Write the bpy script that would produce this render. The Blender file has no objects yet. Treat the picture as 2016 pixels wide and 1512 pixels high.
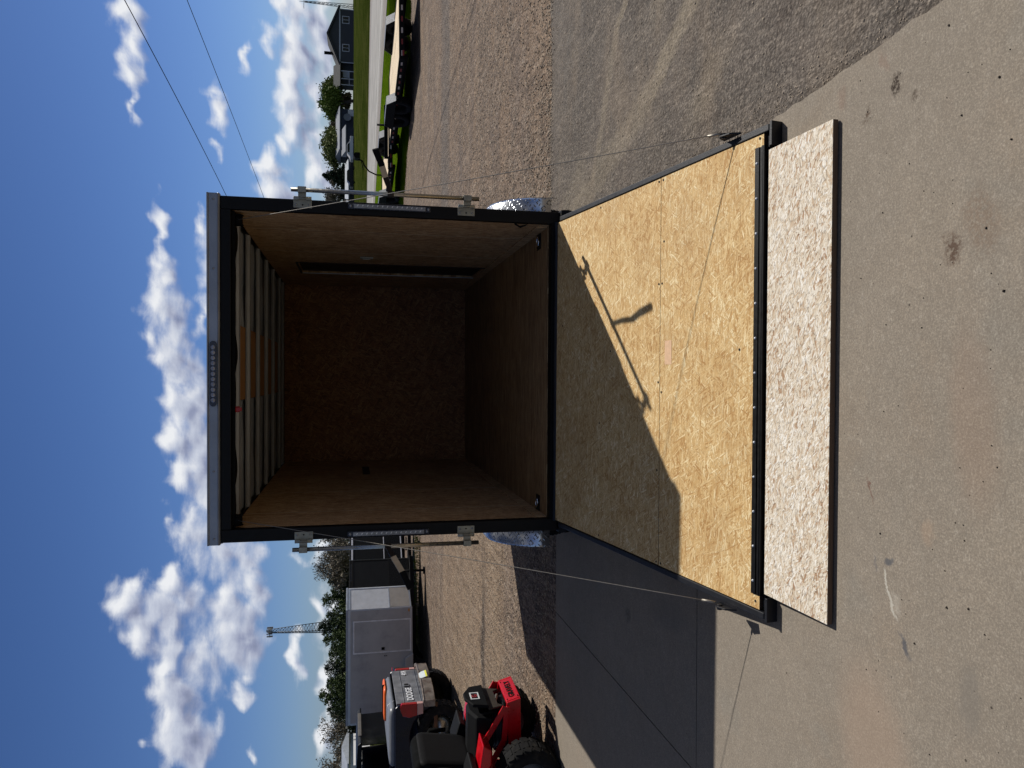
import bpy, bmesh, math, random
from mathutils import Matrix, Vector
import numpy as np
PI = math.pi
random.seed(7)
sc = bpy.context.scene
COL = sc.collection

def C(r, g, b):                      # sRGB 0-255 -> linear rgba
    f = lambda v: (v/255/12.92) if v <= 10.3 else (((v/255)+0.055)/1.055)**2.4
    return (f(r), f(g), f(b), 1.0)

# ------------------------------------------------------------------ camera
cam_d = bpy.data.cameras.new('camera'); cam = bpy.data.objects.new('camera', cam_d); COL.objects.link(cam)
sc.camera = cam
cam_d.sensor_fit = 'HORIZONTAL'; cam_d.sensor_width = 36.0
cam_d.lens = 36.0*1497.6/2016.0
cam_d.clip_start = 0.05; cam_d.clip_end = 6000
CAM = Vector((-0.0381, -4.9299, 1.7257))
yaw, pitch, roll = -0.0087, 0.2074, 0.002
F = Vector((math.sin(yaw)*math.cos(pitch), math.cos(yaw)*math.cos(pitch), -math.sin(pitch)))
R0 = Vector((math.cos(yaw), -math.sin(yaw), 0)); U0 = R0.cross(F)
R = math.cos(roll)*R0 + math.sin(roll)*U0; U = -math.sin(roll)*R0 + math.cos(roll)*U0
# the phone was held upright and the picture is stored on its side: the camera is rolled by 90 degrees
Mc = Matrix((( -U.x, R.x, -F.x), (-U.y, R.y, -F.y), (-U.z, R.z, -F.z))).to_4x4()
cam.matrix_world = Matrix.Translation(CAM) @ Mc

# ------------------------------------------------------------------ render / exposure
sc.view_settings.view_transform = 'Standard'; sc.view_settings.look = 'None'
sc.view_settings.exposure = 0.0; sc.view_settings.gamma = 1.0; sc.view_settings.use_curve_mapping = False
sc.render.engine = 'CYCLES'
sc.cycles.max_bounces = 6; sc.cycles.diffuse_bounces = 4

# ------------------------------------------------------------------ sun
SUNV = Vector((0.6926, 0.597, 1.0)).normalized()         # towards the sun
sd = bpy.data.lights.new('sun', 'SUN'); sd.energy = 4.45; sd.angle = math.radians(0.53); sd.color = (1.0, 0.955, 0.885)
so = bpy.data.objects.new('sun', sd); COL.objects.link(so)
so.rotation_euler = (-SUNV).to_track_quat('-Z', 'Y').to_euler()
SUN_EL = math.asin(SUNV.z); SUN_AZ = math.atan2(SUNV.x, SUNV.y)

# ------------------------------------------------------------------ node helpers
class NT:
    def __init__(s, tree): s.t = tree; s.n = tree.nodes; s.l = tree.links
    def set(s, sock, v):
        if v is None: return
        if isinstance(v, bpy.types.NodeSocket): s.l.new(v, sock)
        else:
            try: sock.default_value = v
            except Exception: sock.default_value = tuple(v)[:3]
    def math(s, op, a, b=None, c=None, clamp=False):
        n = s.n.new('ShaderNodeMath'); n.operation = op; n.use_clamp = clamp
        s.set(n.inputs[0], a); s.set(n.inputs[1], b); s.set(n.inputs[2], c); return n.outputs[0]
    def vmath(s, op, a, b=None, scale=None):
        n = s.n.new('ShaderNodeVectorMath'); n.operation = op
        s.set(n.inputs[0], a); s.set(n.inputs[1], b)
        if scale is not None: s.set(n.inputs['Scale'], scale)
        return n.outputs['Value'] if op in ('LENGTH', 'DOT_PRODUCT', 'DISTANCE') else n.outputs[0]
    def mapping(s, v, loc=(0, 0, 0), rot=(0, 0, 0), scale=(1, 1, 1)):
        n = s.n.new('ShaderNodeMapping'); s.set(n.inputs[0], v)
        n.inputs[1].default_value = loc; n.inputs[2].default_value = rot; n.inputs[3].default_value = scale
        return n.outputs[0]
    def noise(s, v, scale, detail=3, rough=.5, dist=0, out='Fac'):
        n = s.n.new('ShaderNodeTexNoise'); s.set(n.inputs['Vector'], v)
        n.inputs['Scale'].default_value = scale; n.inputs['Detail'].default_value = detail
        n.inputs['Roughness'].default_value = rough; n.inputs['Distortion'].default_value = dist
        return n.outputs[out]
    def voro(s, v, scale, feature='F1', dim='3D', rnd=1.0):
        n = s.n.new('ShaderNodeTexVoronoi'); n.voronoi_dimensions = dim; n.feature = feature
        s.set(n.inputs['Vector'], v); n.inputs['Scale'].default_value = scale; n.inputs['Randomness'].default_value = rnd
        return n
    def ramp(s, f, stops, interp='LINEAR'):
        n = s.n.new('ShaderNodeValToRGB'); s.set(n.inputs[0], f); cr = n.color_ramp; cr.interpolation = interp
        while len(cr.elements) < len(stops): cr.elements.new(0.5)
        for e, (p, c) in zip(cr.elements, stops):
            e.position = p; e.color = c if isinstance(c, tuple) else (c, c, c, 1)
        return n.outputs[0]
    def rng(s, f, a, b, c=0, d=1, smooth=False):
        n = s.n.new('ShaderNodeMapRange'); s.set(n.inputs[0], f)
        if smooth: n.interpolation_type = 'SMOOTHSTEP'
        n.inputs[1].default_value = a; n.inputs[2].default_value = b; n.inputs[3].default_value = c; n.inputs[4].default_value = d
        return n.outputs[0]
    def mix(s, f, a, b, mode='MIX'):
        n = s.n.new('ShaderNodeMix'); n.data_type = 'RGBA'; n.blend_type = mode
        s.set(n.inputs[0], f); s.set(n.inputs[6], a); s.set(n.inputs[7], b); return n.outputs[2]
    def sep(s, v):
        n = s.n.new('ShaderNodeSeparateXYZ'); s.set(n.inputs[0], v); return n.outputs
    def comb(s, x, y, z):
        n = s.n.new('ShaderNodeCombineXYZ'); s.set(n.inputs[0], x); s.set(n.inputs[1], y); s.set(n.inputs[2], z); return n.outputs[0]

def new_mat(name):
    m = bpy.data.materials.new(name); m.use_nodes = True; t = NT(m.node_tree)
    b = m.node_tree.nodes['Principled BSDF']
    tc = t.n.new('ShaderNodeTexCoord'); geo = t.n.new('ShaderNodeNewGeometry')
    return m, t, b, tc.outputs['Object'], geo.outputs['Position']
def bump(t, b, h, strength=.3, dist=.01):
    n = t.n.new('ShaderNodeBump'); n.inputs['Strength'].default_value = strength; n.inputs['Distance'].default_value = dist
    t.set(n.inputs['Height'], h); t.l.new(n.outputs[0], b.inputs['Normal'])
def simple(name, col, rough=.6, metal=0., var=.12, scale=9., bmp=0., bscale=60., spec=.5, dirt=None):
    m, t, b, oc, wp = new_mat(name)
    n1 = t.noise(oc, scale, 5, .6)
    lo = tuple(max(0, c*(1-var*1.6)) for c in col[:3])+(1,); hi = tuple(min(1, c*(1+var*1.6)) for c in col[:3])+(1,)
    c = t.ramp(n1, [(.3, lo), (.7, hi)])
    if dirt:
        n2 = t.noise(oc, scale*.6, 6, .7)
        c = t.mix(t.rng(n2, .5, .68, 0, dirt[1], True), c, dirt[0])
    t.set(b.inputs['Base Color'], c)
    t.set(b.inputs['Roughness'], t.rng(t.noise(oc, scale*2, 4), .3, .7, max(.03, rough-.08), min(1, rough+.08)))
    b.inputs['Metallic'].default_value = metal; b.inputs['Specular IOR Level'].default_value = spec
    if bmp: bump(t, b, t.noise(oc, bscale, 3), bmp, .004)
    return m

# ------------------------------------------------------------------ world: Nishita sky, with the clouds placed by azimuth and elevation (a, e, ra, re, strength)
BL = [(0.4091,0.2378,0.0307,0.0109,1),(0.378,0.2373,0.0237,0.0111,1),(0.3481,0.246,0.0216,0.0071,0.8),(0.3185,0.2418,0.0193,0.0051,0.7),(0.395,0.2505,0.0207,0.004,0.3),(0.1784,0.2236,0.0328,0.0065,0.8),(0.124,0.2227,0.0274,0.012,1),(0.0872,0.2213,0.0277,0.0207,1.1),(0.0503,0.2091,0.0248,0.0166,0.9),(0.0254,0.2149,0.028,0.0165,1.1),(0.0499,0.2367,0.0154,0.0108,0.6),(0.0036,0.201,0.0219,0.0156,0.8),(0.1804,0.18,0.0151,0.0067,0.7),(0.0727,0.179,0.028,0.008,0.8),(0.1381,0.1681,0.0368,0.0114,0.6),(-0.037,0.2064,0.0312,0.0145,1.1),(-0.0308,0.1867,0.0376,0.0198,1.2),(-0.0775,0.2088,0.0249,0.0144,1.1),(-0.0996,0.1859,0.0375,0.0225,1.3),(-0.1178,0.2024,0.0155,0.0111,0.9),(-0.1371,0.1737,0.0311,0.017,1.2),(-0.2652,0.2551,0.0203,0.018,1.2),(-0.292,0.2378,0.0259,0.0182,1.2),(-0.3123,0.2286,0.0171,0.0104,0.9),(-0.2784,0.2256,0.0291,0.0158,0.8),(-0.2505,0.2057,0.0189,0.0119,1.1),(-0.2882,0.2063,0.0291,0.0134,1.2),(-0.3361,0.2085,0.0311,0.0158,1.2),(-0.3807,0.1974,0.033,0.0199,1.3),(-0.4189,0.184,0.0321,0.0234,1.3),(-0.3333,0.1685,0.0343,0.0218,0.8),(-0.4313,0.1621,0.0238,0.0158,1.1),(-0.269,0.1884,0.0236,0.0164,0.7),(-0.186,0.178,0.0306,0.0224,0.7),(-0.2083,0.1517,0.0244,0.0284,0.85),(-0.2284,0.1737,0.0211,0.0195,0.45),(-0.1973,0.1999,0.0242,0.011,0.4),(-0.2246,0.1252,0.0183,0.0185,1.1),(-0.249,0.1187,0.0181,0.0145,1),(-0.3009,0.1397,0.0352,0.0197,1.3),(-0.3249,0.1245,0.0319,0.0226,1.3),(-0.2715,0.1437,0.0238,0.017,0.9),(-0.2731,0.115,0.0239,0.0116,0.9),(-0.3594,0.1174,0.0085,0.0068,0.7),(-0.3822,0.123,0.01,0.0083,0.8),(-0.4448,0.1104,0.0074,0.0055,0.8),(-0.4184,0.2198,0.0074,0.0051,0.7),(-0.3287,0.0668,0.0163,0.0076,1),(-0.3547,0.065,0.0172,0.0082,1),(-0.3111,0.0701,0.0106,0.0047,0.7),(0.4279,0.0651,0.0261,0.0124,1.2),(0.3933,0.0632,0.0243,0.0114,1.2),(0.3567,0.0716,0.0277,0.015,1.3),(0.3168,0.0737,0.0286,0.014,1.2),(0.2903,0.079,0.0175,0.0106,1),(0.4371,0.0788,0.0156,0.0078,0.8),(0.2566,0.0985,0.0178,0.0129,1.1),(0.233,0.0932,0.018,0.0206,1.2),(0.2154,0.0816,0.0182,0.0238,1),(0.4012,0.0967,0.0118,0.0089,0.7),(0.4099,0.0881,0.0053,0.0056,0.5),(0.383,0.1202,0.0173,0.0055,0.75),(0.3414,0.1601,0.0089,0.0076,0.6),(0.314,0.1533,0.0169,0.01,0.7),(0.2747,0.1579,0.0058,0.0056,0.6),(0.289,0.0536,0.0147,0.0107,0.5),(0.3752,0.0493,0.0155,0.007,0.8),(0.3419,0.044,0.0254,0.0094,0.95),(0.4144,0.0383,0.0318,0.0115,1.1),(0.3882,0.0259,0.0273,0.007,0.9),(0.3487,0.0292,0.0226,0.0071,0.8),(0.2774,0.0508,0.0177,0.006,0.7),(0.3018,0.0385,0.0233,0.0084,0.8),(0.2598,0.0438,0.0269,0.0109,0.95),(0.2455,0.0299,0.0242,0.0085,0.9),(0.4342,0.0538,0.0131,0.0113,0.9),(0.2848,0.0266,0.0295,0.0085,0.7),(-0.2862,0.039,0.0108,0.0072,0.9),(-0.29,0.0256,0.0151,0.0121,0.7),(-0.3133,0.0338,0.0083,0.0048,0.4),(-0.3657,0.0308,0.0126,0.0089,0.95),(-0.3491,0.0221,0.0233,0.009,0.7),(-0.421,0.0346,0.0164,0.0058,0.95),(-0.4273,0.0241,0.0219,0.0104,0.8),(-0.3885,0.0275,0.0169,0.0082,0.8),(-0.2308,0.0567,0.0086,0.0121,0.5),(-0.2195,0.0324,0.0156,0.0154,0.5),(-0.1665,0.2148,0.0134,0.0055,0.6),(-0.103,-0.0047,0.1956,0.038,0.5)]
w = bpy.data.worlds.new('World'); sc.world = w; w.use_nodes = True
wt = NT(w.node_tree); wn = w.node_tree.nodes
bg = wn['Background']
sky = wn.new('ShaderNodeTexSky'); sky.sky_type = 'NISHITA'; sky.sun_disc = False
sky.sun_elevation = SUN_EL; sky.sun_rotation = SUN_AZ; sky.altitude = 300; sky.air_density = 1.0; sky.dust_density = 0.5; sky.ozone_density = 2.0
tcw = wn.new('ShaderNodeTexCoord'); dirv = wt.vmath('NORMALIZE', tcw.outputs['Generated'])
sx, sy, sz = wt.sep(dirv)
skt = wt.mix(1.0, sky.outputs[0], wt.ramp(sz, [(.0, (.50, .62, .90, 1)), (.12, (.40, .54, .84, 1)), (.42, (.30, .43, .68, 1)), (.62, (.22, .25, .31, 1))]), 'MULTIPLY')
# unseen cloud added behind and above the camera, to lift and neutralise the shade
cn = wt.noise(wt.mapping(dirv, scale=(1, 1, 1.8)), 3.2, 6, .6)
back = wt.math('MAXIMUM', wt.rng(sy, .45, .1, 0, 1, True), wt.rng(sz, .55, .8, 0, 1, True))
cf = wt.math('MULTIPLY', wt.math('MULTIPLY', wt.rng(cn, .47, .66, 0, .78, True), back), wt.rng(sz, .0, .04, 0, 1))
cc = wt.ramp(wt.noise(dirv, 7, 4), [(.3, (4.6, 4.4, 4.1, 1)), (.7, (8.2, 7.7, 7.0, 1))])
wt.l.new(wt.mix(cf, skt, cc), bg.inputs['Color']); bg.inputs['Strength'].default_value = 0.09

# the clouds in front: a far dome carrying one density value per vertex, broken up by noise in its material
def cloud_dome():
    rs = np.random.RandomState(3)
    BB = list(BL)
    for k in range(46):                                  # plausible clouds outside the photographed part
        a = rs.uniform(.62, 1.5)*rs.choice([-1, 1]); e = abs(rs.normal(.12, .1))+.02
        for j in range(3): BB.append((a+rs.normal(0, .03), e+rs.normal(0, .008), rs.uniform(.02, .05), rs.uniform(.006, .02), 1.0))
    st = .0045; A = np.arange(-1.6, 1.6, st); E = np.arange(.0, .46, st)
    aa, ee = np.meshgrid(A, E)
    def field(a, e):
        a2 = a+.006*np.sin(e*190+a*40)+.004*np.sin(e*90-a*150+1); e2 = e+.004*np.sin(a*110+e*60)+.0025*np.sin(a*260-e*120+2)
        f = np.full(a.shape, -3.)
        for (ba, be, ra, re, s_) in BB:
            v = s_-s_*.9*np.sqrt(((a2-ba)/(ra*1.22))**2+((e2-be)/(re*1.22))**2)
            k = .3; h = np.clip(.5+.5*(v-f)/k, 0, 1); f = f*(1-h)+v*h+k*h*(1-h)
        return np.maximum(f, -3)
    d0 = field(aa, ee); d1 = field(aa+.010, ee+.014)
    Rr = 2600.
    co = np.stack([Rr*np.sin(aa)*np.cos(ee), Rr*np.cos(aa)*np.cos(ee), Rr*np.sin(ee)], -1).reshape(-1, 3)
    ny_, nx_ = aa.shape; keep = d0 > -.75
    idx = np.arange(ny_*nx_).reshape(ny_, nx_)
    kf = keep[:-1, :-1] | keep[1:, :-1] | keep[:-1, 1:] | keep[1:, 1:]
    q = np.stack([idx[:-1, :-1], idx[:-1, 1:], idx[1:, 1:], idx[1:, :-1]], -1)[kf]
    used, inv = np.unique(q, return_inverse=True); q = inv.reshape(q.shape)
    me = bpy.data.meshes.new('sky_clouds'); me.from_pydata(co[used].tolist(), [], q.tolist())
    for nm, arr in (('dens', d0), ('dens_sun', d1)):
        at = me.attributes.new(nm, 'FLOAT', 'POINT'); at.data.foreach_set('value', arr.reshape(-1)[used].astype(np.float32))
    at = me.attributes.new('angles', 'FLOAT_VECTOR', 'POINT'); v3 = np.stack([aa.reshape(-1)[used], ee.reshape(-1)[used], np.zeros(len(used))], -1)
    at.data.foreach_set('vector', v3.astype(np.float32).ravel())
    me.polygons.foreach_set('use_smooth', [True]*len(me.polygons)); me.update()
    o = bpy.data.objects.new('sky_clouds', me); COL.objects.link(o); o.location = (0, CAM.y, 0); o['kind'] = 'structure'
    m = bpy.data.materials.new('cloud'); m.use_nodes = True; t = NT(m.node_tree); m.node_tree.nodes.clear()
    def attr(n_, out):
        a_ = t.n.new('ShaderNodeAttribute'); a_.attribute_name = n_; return a_.outputs[out]
    ae = attr('angles', 'Vector'); f0 = attr('dens', 'Fac'); f1 = attr('dens_sun', 'Fac')
    def nz(off):
        v = t.vmath('ADD', ae, off)
        a_ = t.noise(t.mapping(v, scale=(.75, 1.45, 1)), 30, 10, .58, .25)
        return t.math('MULTIPLY_ADD', a_, 1.5, -.80)
    d0_ = t.math('ADD', f0, nz((0, 0, 0))); d1_ = t.math('ADD', f1, nz((.004, .0055, 0)))
    alpha = t.rng(d0_, -.14, .72, 0, 1, True)
    shade = t.math('ADD', t.math('MULTIPLY', t.math('SUBTRACT', d0_, d1_), .62), t.math('MULTIPLY', t.rng(d0_, .15, 1.3), -.55)); shade = t.math('ADD', shade, .72, clamp=True)
    c = t.ramp(shade, [(.0, C(112, 122, 150)), (.3, C(150, 158, 186)), (.62, C(200, 207, 224)), (.92, C(244, 246, 250))])
    em = t.n.new('ShaderNodeEmission'); t.set(em.inputs[0], c); em.inputs[1].default_value = .93
    tr = t.n.new('ShaderNodeBsdfTransparent'); mx = t.n.new('ShaderNodeMixShader'); ou = t.n.new('ShaderNodeOutputMaterial')
    t.set(mx.inputs[0], alpha); t.l.new(tr.outputs[0], mx.inputs[1]); t.l.new(em.outputs[0], mx.inputs[2]); t.l.new(mx.outputs[0], ou.inputs[0])
    m.cycles.emission_sampling = 'NONE'; me.materials.append(m)
cloud_dome()

# ------------------------------------------------------------------ mesh builder
class MB:
    def __init__(s, xf=None): s.v = []; s.f = []; s.m = []; s.sm = []; s.xf = xf
    def add(s, vs, fs, mat=0, smooth=False, xf=None):
        o = len(s.v); x = xf if xf is not None else s.xf
        if x is not None: vs = [tuple(x @ Vector(p)) for p in vs]
        s.v += [tuple(p) for p in vs]
        for f in fs: s.f.append(tuple(i+o for i in f)); s.m.append(mat); s.sm.append(smooth)
        return s
    def box(s, x0, x1, y0, y1, z0, z1, mat=0, xf=None):
        vs = [(x, y, z) for z in (z0, z1) for y in (y0, y1) for x in (x0, x1)]
        return s.add(vs, [(0, 2, 3, 1), (4, 5, 7, 6), (0, 1, 5, 4), (2, 6, 7, 3), (0, 4, 6, 2), (1, 3, 7, 5)], mat, False, xf)
    def rbox(s, c, size, rz=0, ry=0, rx=0, mat=0):
        m = Matrix.Translation(c) @ Matrix.Rotation(rz, 4, 'Z') @ Matrix.Rotation(ry, 4, 'Y') @ Matrix.Rotation(rx, 4, 'X')
        if s.xf is not None: m = s.xf @ m
        a, b, d = size[0]/2, size[1]/2, size[2]/2
        return s.box(-a, a, -b, b, -d, d, mat, m)
    def cyl(s, p0, p1, r0, r1=None, n=12, mat=0, smooth=True, caps=True):
        p0, p1 = Vector(p0), Vector(p1); r1 = r0 if r1 is None else r1
        d = (p1-p0); d = d.normalized() if d.length > 1e-9 else Vector((0, 0, 1))
        a = d.orthogonal().normalized(); b = d.cross(a)
        vs = []
        for p, r in ((p0, r0), (p1, r1)):
            for i in range(n):
                t = 2*PI*i/n; vs.append(p+a*(r*math.cos(t))+b*(r*math.sin(t)))
        fs = [(i, (i+1) % n, n+(i+1) % n, n+i) for i in range(n)]
        s.add(vs, fs, mat, smooth)
        if caps: s.add(vs, [tuple(range(n-1, -1, -1)), tuple(range(n, 2*n))], mat, False)
        return s
    def tube(s, pts, r, n=8, mat=0):
        pts = [Vector(p) for p in pts]; rings = []
        rr = r if isinstance(r, (list, tuple)) else [r]*len(pts)
        up = None
        for i, p in enumerate(pts):
            d = (pts[min(i+1, len(pts)-1)]-pts[max(i-1, 0)]).normalized()
            a = d.orthogonal().normalized() if up is None else (up-d*up.dot(d)).normalized()
            up = a; b = d.cross(a)
            rings.append([p+a*(rr[i]*math.cos(2*PI*k/n))+b*(rr[i]*math.sin(2*PI*k/n)) for k in range(n)])
        vs = [v for g_ in rings for v in g_]; fs = []
        for i in range(len(pts)-1):
            for k in range(n): fs.append((i*n+k, i*n+(k+1) % n, (i+1)*n+(k+1) % n, (i+1)*n+k))
        fs += [tuple(range(n-1, -1, -1)), tuple(range((len(pts)-1)*n, len(pts)*n))]
        return s.add(vs, fs, mat, True)
    def prism(s, poly, axis, a0, a1, mat=0, smooth=False):
        def P(u, v, w_):
            return {'x': (w_, u, v), 'y': (u, w_, v), 'z': (u, v, w_)}[axis]
        n = len(poly); vs = [P(u, v, a0) for u, v in poly]+[P(u, v, a1) for u, v in poly]
        s.add(vs, [(i, (i+1) % n, n+(i+1) % n, n+i) for i in range(n)], mat, smooth)
        return s.add(vs, [tuple(range(n-1, -1, -1)), tuple(range(n, 2*n))], mat, False)
    def lathe(s, prof, c, axis='y', n=32, mat=0, a0=0, a1=2*PI):
        full = abs(a1-a0-2*PI) < 1e-6; k = n if full else n+1; vs = []
        for i in range(k):
            t = a0+(a1-a0)*i/n; ct, st = math.cos(t), math.sin(t)
            for r, h in prof:
                q = {'y': (r*ct, h, r*st), 'x': (h, r*ct, r*st), 'z': (r*ct, r*st, h)}[axis]
                vs.append((c[0]+q[0], c[1]+q[1], c[2]+q[2]))
        m = len(prof); fs = []
        for i in range(n):
            j = (i+1) % k
            for q in range(m-1): fs.append((i*m+q, i*m+q+1, j*m+q+1, j*m+q))
        return s.add(vs, fs, mat, True)
    def build(s, name, mats, parent=None, bevel=0, recalc=True, loc=None):
        me = bpy.data.meshes.new(name); me.from_pydata([tuple(v) for v in s.v], [], s.f)
        mats = mats if isinstance(mats, (list, tuple)) else [mats]
        for m in mats: me.materials.append(m)
        me.polygons.foreach_set('material_index', s.m); me.polygons.foreach_set('use_smooth', s.sm)
        if recalc:
            b = bmesh.new(); b.from_mesh(me); bmesh.ops.remove_doubles(b, verts=b.verts, dist=1e-6)
            bmesh.ops.recalc_face_normals(b, faces=b.faces); b.to_mesh(me); b.free()
        me.update()
        o = bpy.data.objects.new(name, me); COL.objects.link(o)
        if parent is not None: o.parent = parent
        if loc: o.location = loc
        if bevel:
            md = o.modifiers.new('bevel', 'BEVEL'); md.width = bevel; md.segments = 2; md.limit_method = 'ANGLE'; md.angle_limit = math.radians(40)
        return o

def tag(o, label=None, cat=None, group=None, kind=None):
    if label: o['label'] = label
    if cat: o['category'] = cat
    if group: o['group'] = group
    if kind: o['kind'] = kind
    return o
def thing(name, label, cat, loc=(0, 0, 0), rz=0, group=None):
    o = bpy.data.objects.new(name, None); COL.objects.link(o); o.empty_display_size = .2
    o.location = loc; o.rotation_euler = (0, 0, rz); return tag(o, label, cat, group)
def copy_tree(o, parent=None):
    c = o.copy(); COL.objects.link(c); c.parent = parent
    for ch in list(o.children): copy_tree(ch, c)
    return c
def text_mesh(name, s, size, mat, parent, M, ext=.002, xs=1.0):
    cu = bpy.data.curves.new(name, 'FONT'); cu.body = s; cu.size = size; cu.extrude = ext; cu.align_x = 'CENTER'; cu.align_y = 'CENTER'
    cu.offset = size*.015
    o = bpy.data.objects.new(name+'_tmp', cu); COL.objects.link(o)
    dg = bpy.context.evaluated_depsgraph_get(); me = bpy.data.meshes.new_from_object(o.evaluated_get(dg))
    bpy.data.objects.remove(o, do_unlink=True); bpy.data.curves.remove(cu)
    me.transform(M @ Matrix.Diagonal((xs, 1, 1, 1))); me.materials.clear(); me.materials.append(mat); me.name = name
    ob = bpy.data.objects.new(name, me); COL.objects.link(ob); ob.parent = parent; return ob
def frame_m(origin, xa, ya):
    xa, ya = Vector(xa).normalized(), Vector(ya).normalized(); za = xa.cross(ya)
    return Matrix(((xa.x, ya.x, za.x, origin[0]), (xa.y, ya.y, za.y, origin[1]), (xa.z, ya.z, za.z, origin[2]), (0, 0, 0, 1)))

# ------------------------------------------------------------------ materials
def osb(name, stops, rot0=0., length=.075, wid=.009, axes='xy', rough=.75, gaps=.5, layers=6, spread=1.2, tint=None, tintamt=0., edge=None, soft=1.):
    m, t, b, oc, wp = new_mat(name)
    x, y, z = t.sep(oc)
    p = {'xy': lambda: t.comb(x, y, 0), 'yz': lambda: t.comb(y, z, 0), 'xz': lambda: t.comb(x, z, 0)}[axes]()
    wob = t.noise(p, 7, 3, .6, out='Color')
    p = t.vmath('ADD', p, t.vmath('SCALE', t.vmath('SUBTRACT', wob, (.5, .5, .5)), scale=.03))
    rnd = random.Random(name); val = pri = gap = None
    for k in range(layers):
        a = rot0+rnd.uniform(-spread, spread)*(0.35 if k % 2 else 1)
        q = t.mapping(p, loc=(rnd.uniform(0, 9), rnd.uniform(0, 9), 0))
        q = t.mapping(q, rot=(0, 0, a))
        l_ = length*rnd.uniform(.6, 1.3); w_ = wid*rnd.uniform(.7, 1.5)
        q = t.mapping(q, scale=(1/l_, 1/w_, 1))
        v = t.voro(q, 1.0, 'F1', '2D')
        r_, g_, _ = t.sep(v.outputs['Color']); e = t.rng(v.outputs['Distance'], .45, .75)
        if val is None: val, pri, gap = r_, g_, e
        else:
            f = t.math('GREATER_THAN', g_, pri)
            val = t.math('ADD', t.math('MULTIPLY', r_, f), t.math('MULTIPLY', val, t.math('SUBTRACT', 1, f)))
            gap = t.math('ADD', t.math('MULTIPLY', e, f), t.math('MULTIPLY', gap, t.math('SUBTRACT', 1, f)))
            pri = t.math('MAXIMUM', pri, g_)
    big = t.noise(p, 3.2, 4, .6)
    val = t.math('ADD', val, t.math('MULTIPLY_ADD', big, .8, -.4)); val = t.math('ADD', val, t.math('MULTIPLY_ADD', t.noise(t.mapping(p, rot=(0, 0, rot0), scale=(1, 3, 1)), 11, 4, .65), .4, -.2))
    val = t.math('ADD', val, t.math('MULTIPLY_ADD', t.noise(t.mapping(p, rot=(0, 0, rot0), scale=(12, 160, 1)), 1, 3), .5, -.25))
    c = t.ramp(val, stops)
    dk = tuple(v*.28 for v in stops[0][1][:3])+(1,)
    c = t.mix(t.math('MULTIPLY', gap, gaps), c, dk)
    if tint: c = t.mix(t.rng(t.noise(p, 2.1, 5, .6), .45, .7, 0, tintamt, True), c, tint)
    c = t.mix(t.rng(t.noise(p, 420, 2, .6), .4, .62, 0, .22), c, dk)
    if edge:
        geo = t.n.new('ShaderNodeNewGeometry'); up = t.vmath('DOT_PRODUCT', geo.outputs['True Normal'], (0, -.1, .99))
        ec = t.ramp(t.noise(t.mapping(oc, scale=(9, 30, 300)), 1, 4), [(.3, edge), (.7, tuple(min(1, q*1.7) for q in edge[:3])+(1,))])
        c = t.mix(t.math('LESS_THAN', up, .6), c, ec)
    t.set(b.inputs['Base Color'], c); b.inputs['Roughness'].default_value = rough; b.inputs['Specular IOR Level'].default_value = .3
    bump(t, b, t.math('SUBTRACT', val, gap), .35, .0015)
    return m
M_osb_ramp = osb('osb_ramp', [(.0, C(182, 138, 82)), (.25, C(205, 166, 108)), (.6, C(220, 186, 130)), (.88, C(232, 204, 152)), (1.0, C(246, 226, 180))], rot0=0., length=.05, wid=.0055, gaps=.24, spread=1.2, layers=7, edge=C(60, 46, 34), tint=C(150, 112, 72), tintamt=.22)
M_osb_flap = osb('osb_flap', [(.0, C(172, 138, 108)), (.12, C(204, 182, 154)), (.36, C(219, 205, 182)), (.7, C(230, 220, 202)), (1., C(244, 239, 228))], rot0=.0, length=.028, wid=.007, gaps=.6, spread=1.6, layers=6, edge=C(84, 66, 50))
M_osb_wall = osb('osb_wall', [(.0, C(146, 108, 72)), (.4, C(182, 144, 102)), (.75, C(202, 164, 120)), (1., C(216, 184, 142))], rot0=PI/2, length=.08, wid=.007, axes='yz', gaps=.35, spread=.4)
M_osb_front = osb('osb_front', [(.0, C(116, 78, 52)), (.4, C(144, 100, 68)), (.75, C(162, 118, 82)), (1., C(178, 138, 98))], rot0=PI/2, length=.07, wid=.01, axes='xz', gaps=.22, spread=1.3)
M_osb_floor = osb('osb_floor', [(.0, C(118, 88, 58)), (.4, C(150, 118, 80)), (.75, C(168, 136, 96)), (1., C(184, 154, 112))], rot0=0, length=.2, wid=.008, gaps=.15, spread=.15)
M_black = simple('black_powder_coat', C(7, 7, 8), .5, 0, .3, 20, .1, 200, spec=.22)
M_blackmatte = simple('black_matte', C(8, 8, 9), .8, 0, .25, 15, spec=.2)
M_dkmetal = simple('dark_frame_steel', C(26, 27, 31), .5, .1, .25, 14, .15, 150, spec=.35)
M_alu = simple('aluminium', C(176, 180, 186), .38, .9, .06, 6, .05, 90)
M_alu_dull = simple('aluminium_dull', C(150, 156, 166), .5, .75, .12, 5)
M_galv = simple('galvanised_bar', C(168, 164, 154), .32, .95, .1, 30)
M_zinc = simple('zinc_plate', C(150, 148, 136), .45, .8, .12, 30)
M_chrome = simple('chrome', C(215, 218, 222), .12, 1., .03, 6)
M_bolt = simple('bolt', C(150, 152, 156), .35, .9, .1, 40)
M_tan = simple('tan_reflective_tape', C(186, 168, 138), .5, 0, .06, 30)
M_dbrown = simple('dark_brown_steel', C(52, 44, 36), .6, .3, .15, 30)
M_lens = simple('clear_lens', C(150, 152, 162), .12, .3, .1, 40)
M_lensdark = simple('dark_lens_housing', C(52, 56, 68), .25, .2, .1, 40)
M_rubber = simple('tyre_rubber', C(22, 22, 23), .9, 0, .25, 16, .3, 70, spec=.2, dirt=(C(70, 64, 56), .3))
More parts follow.
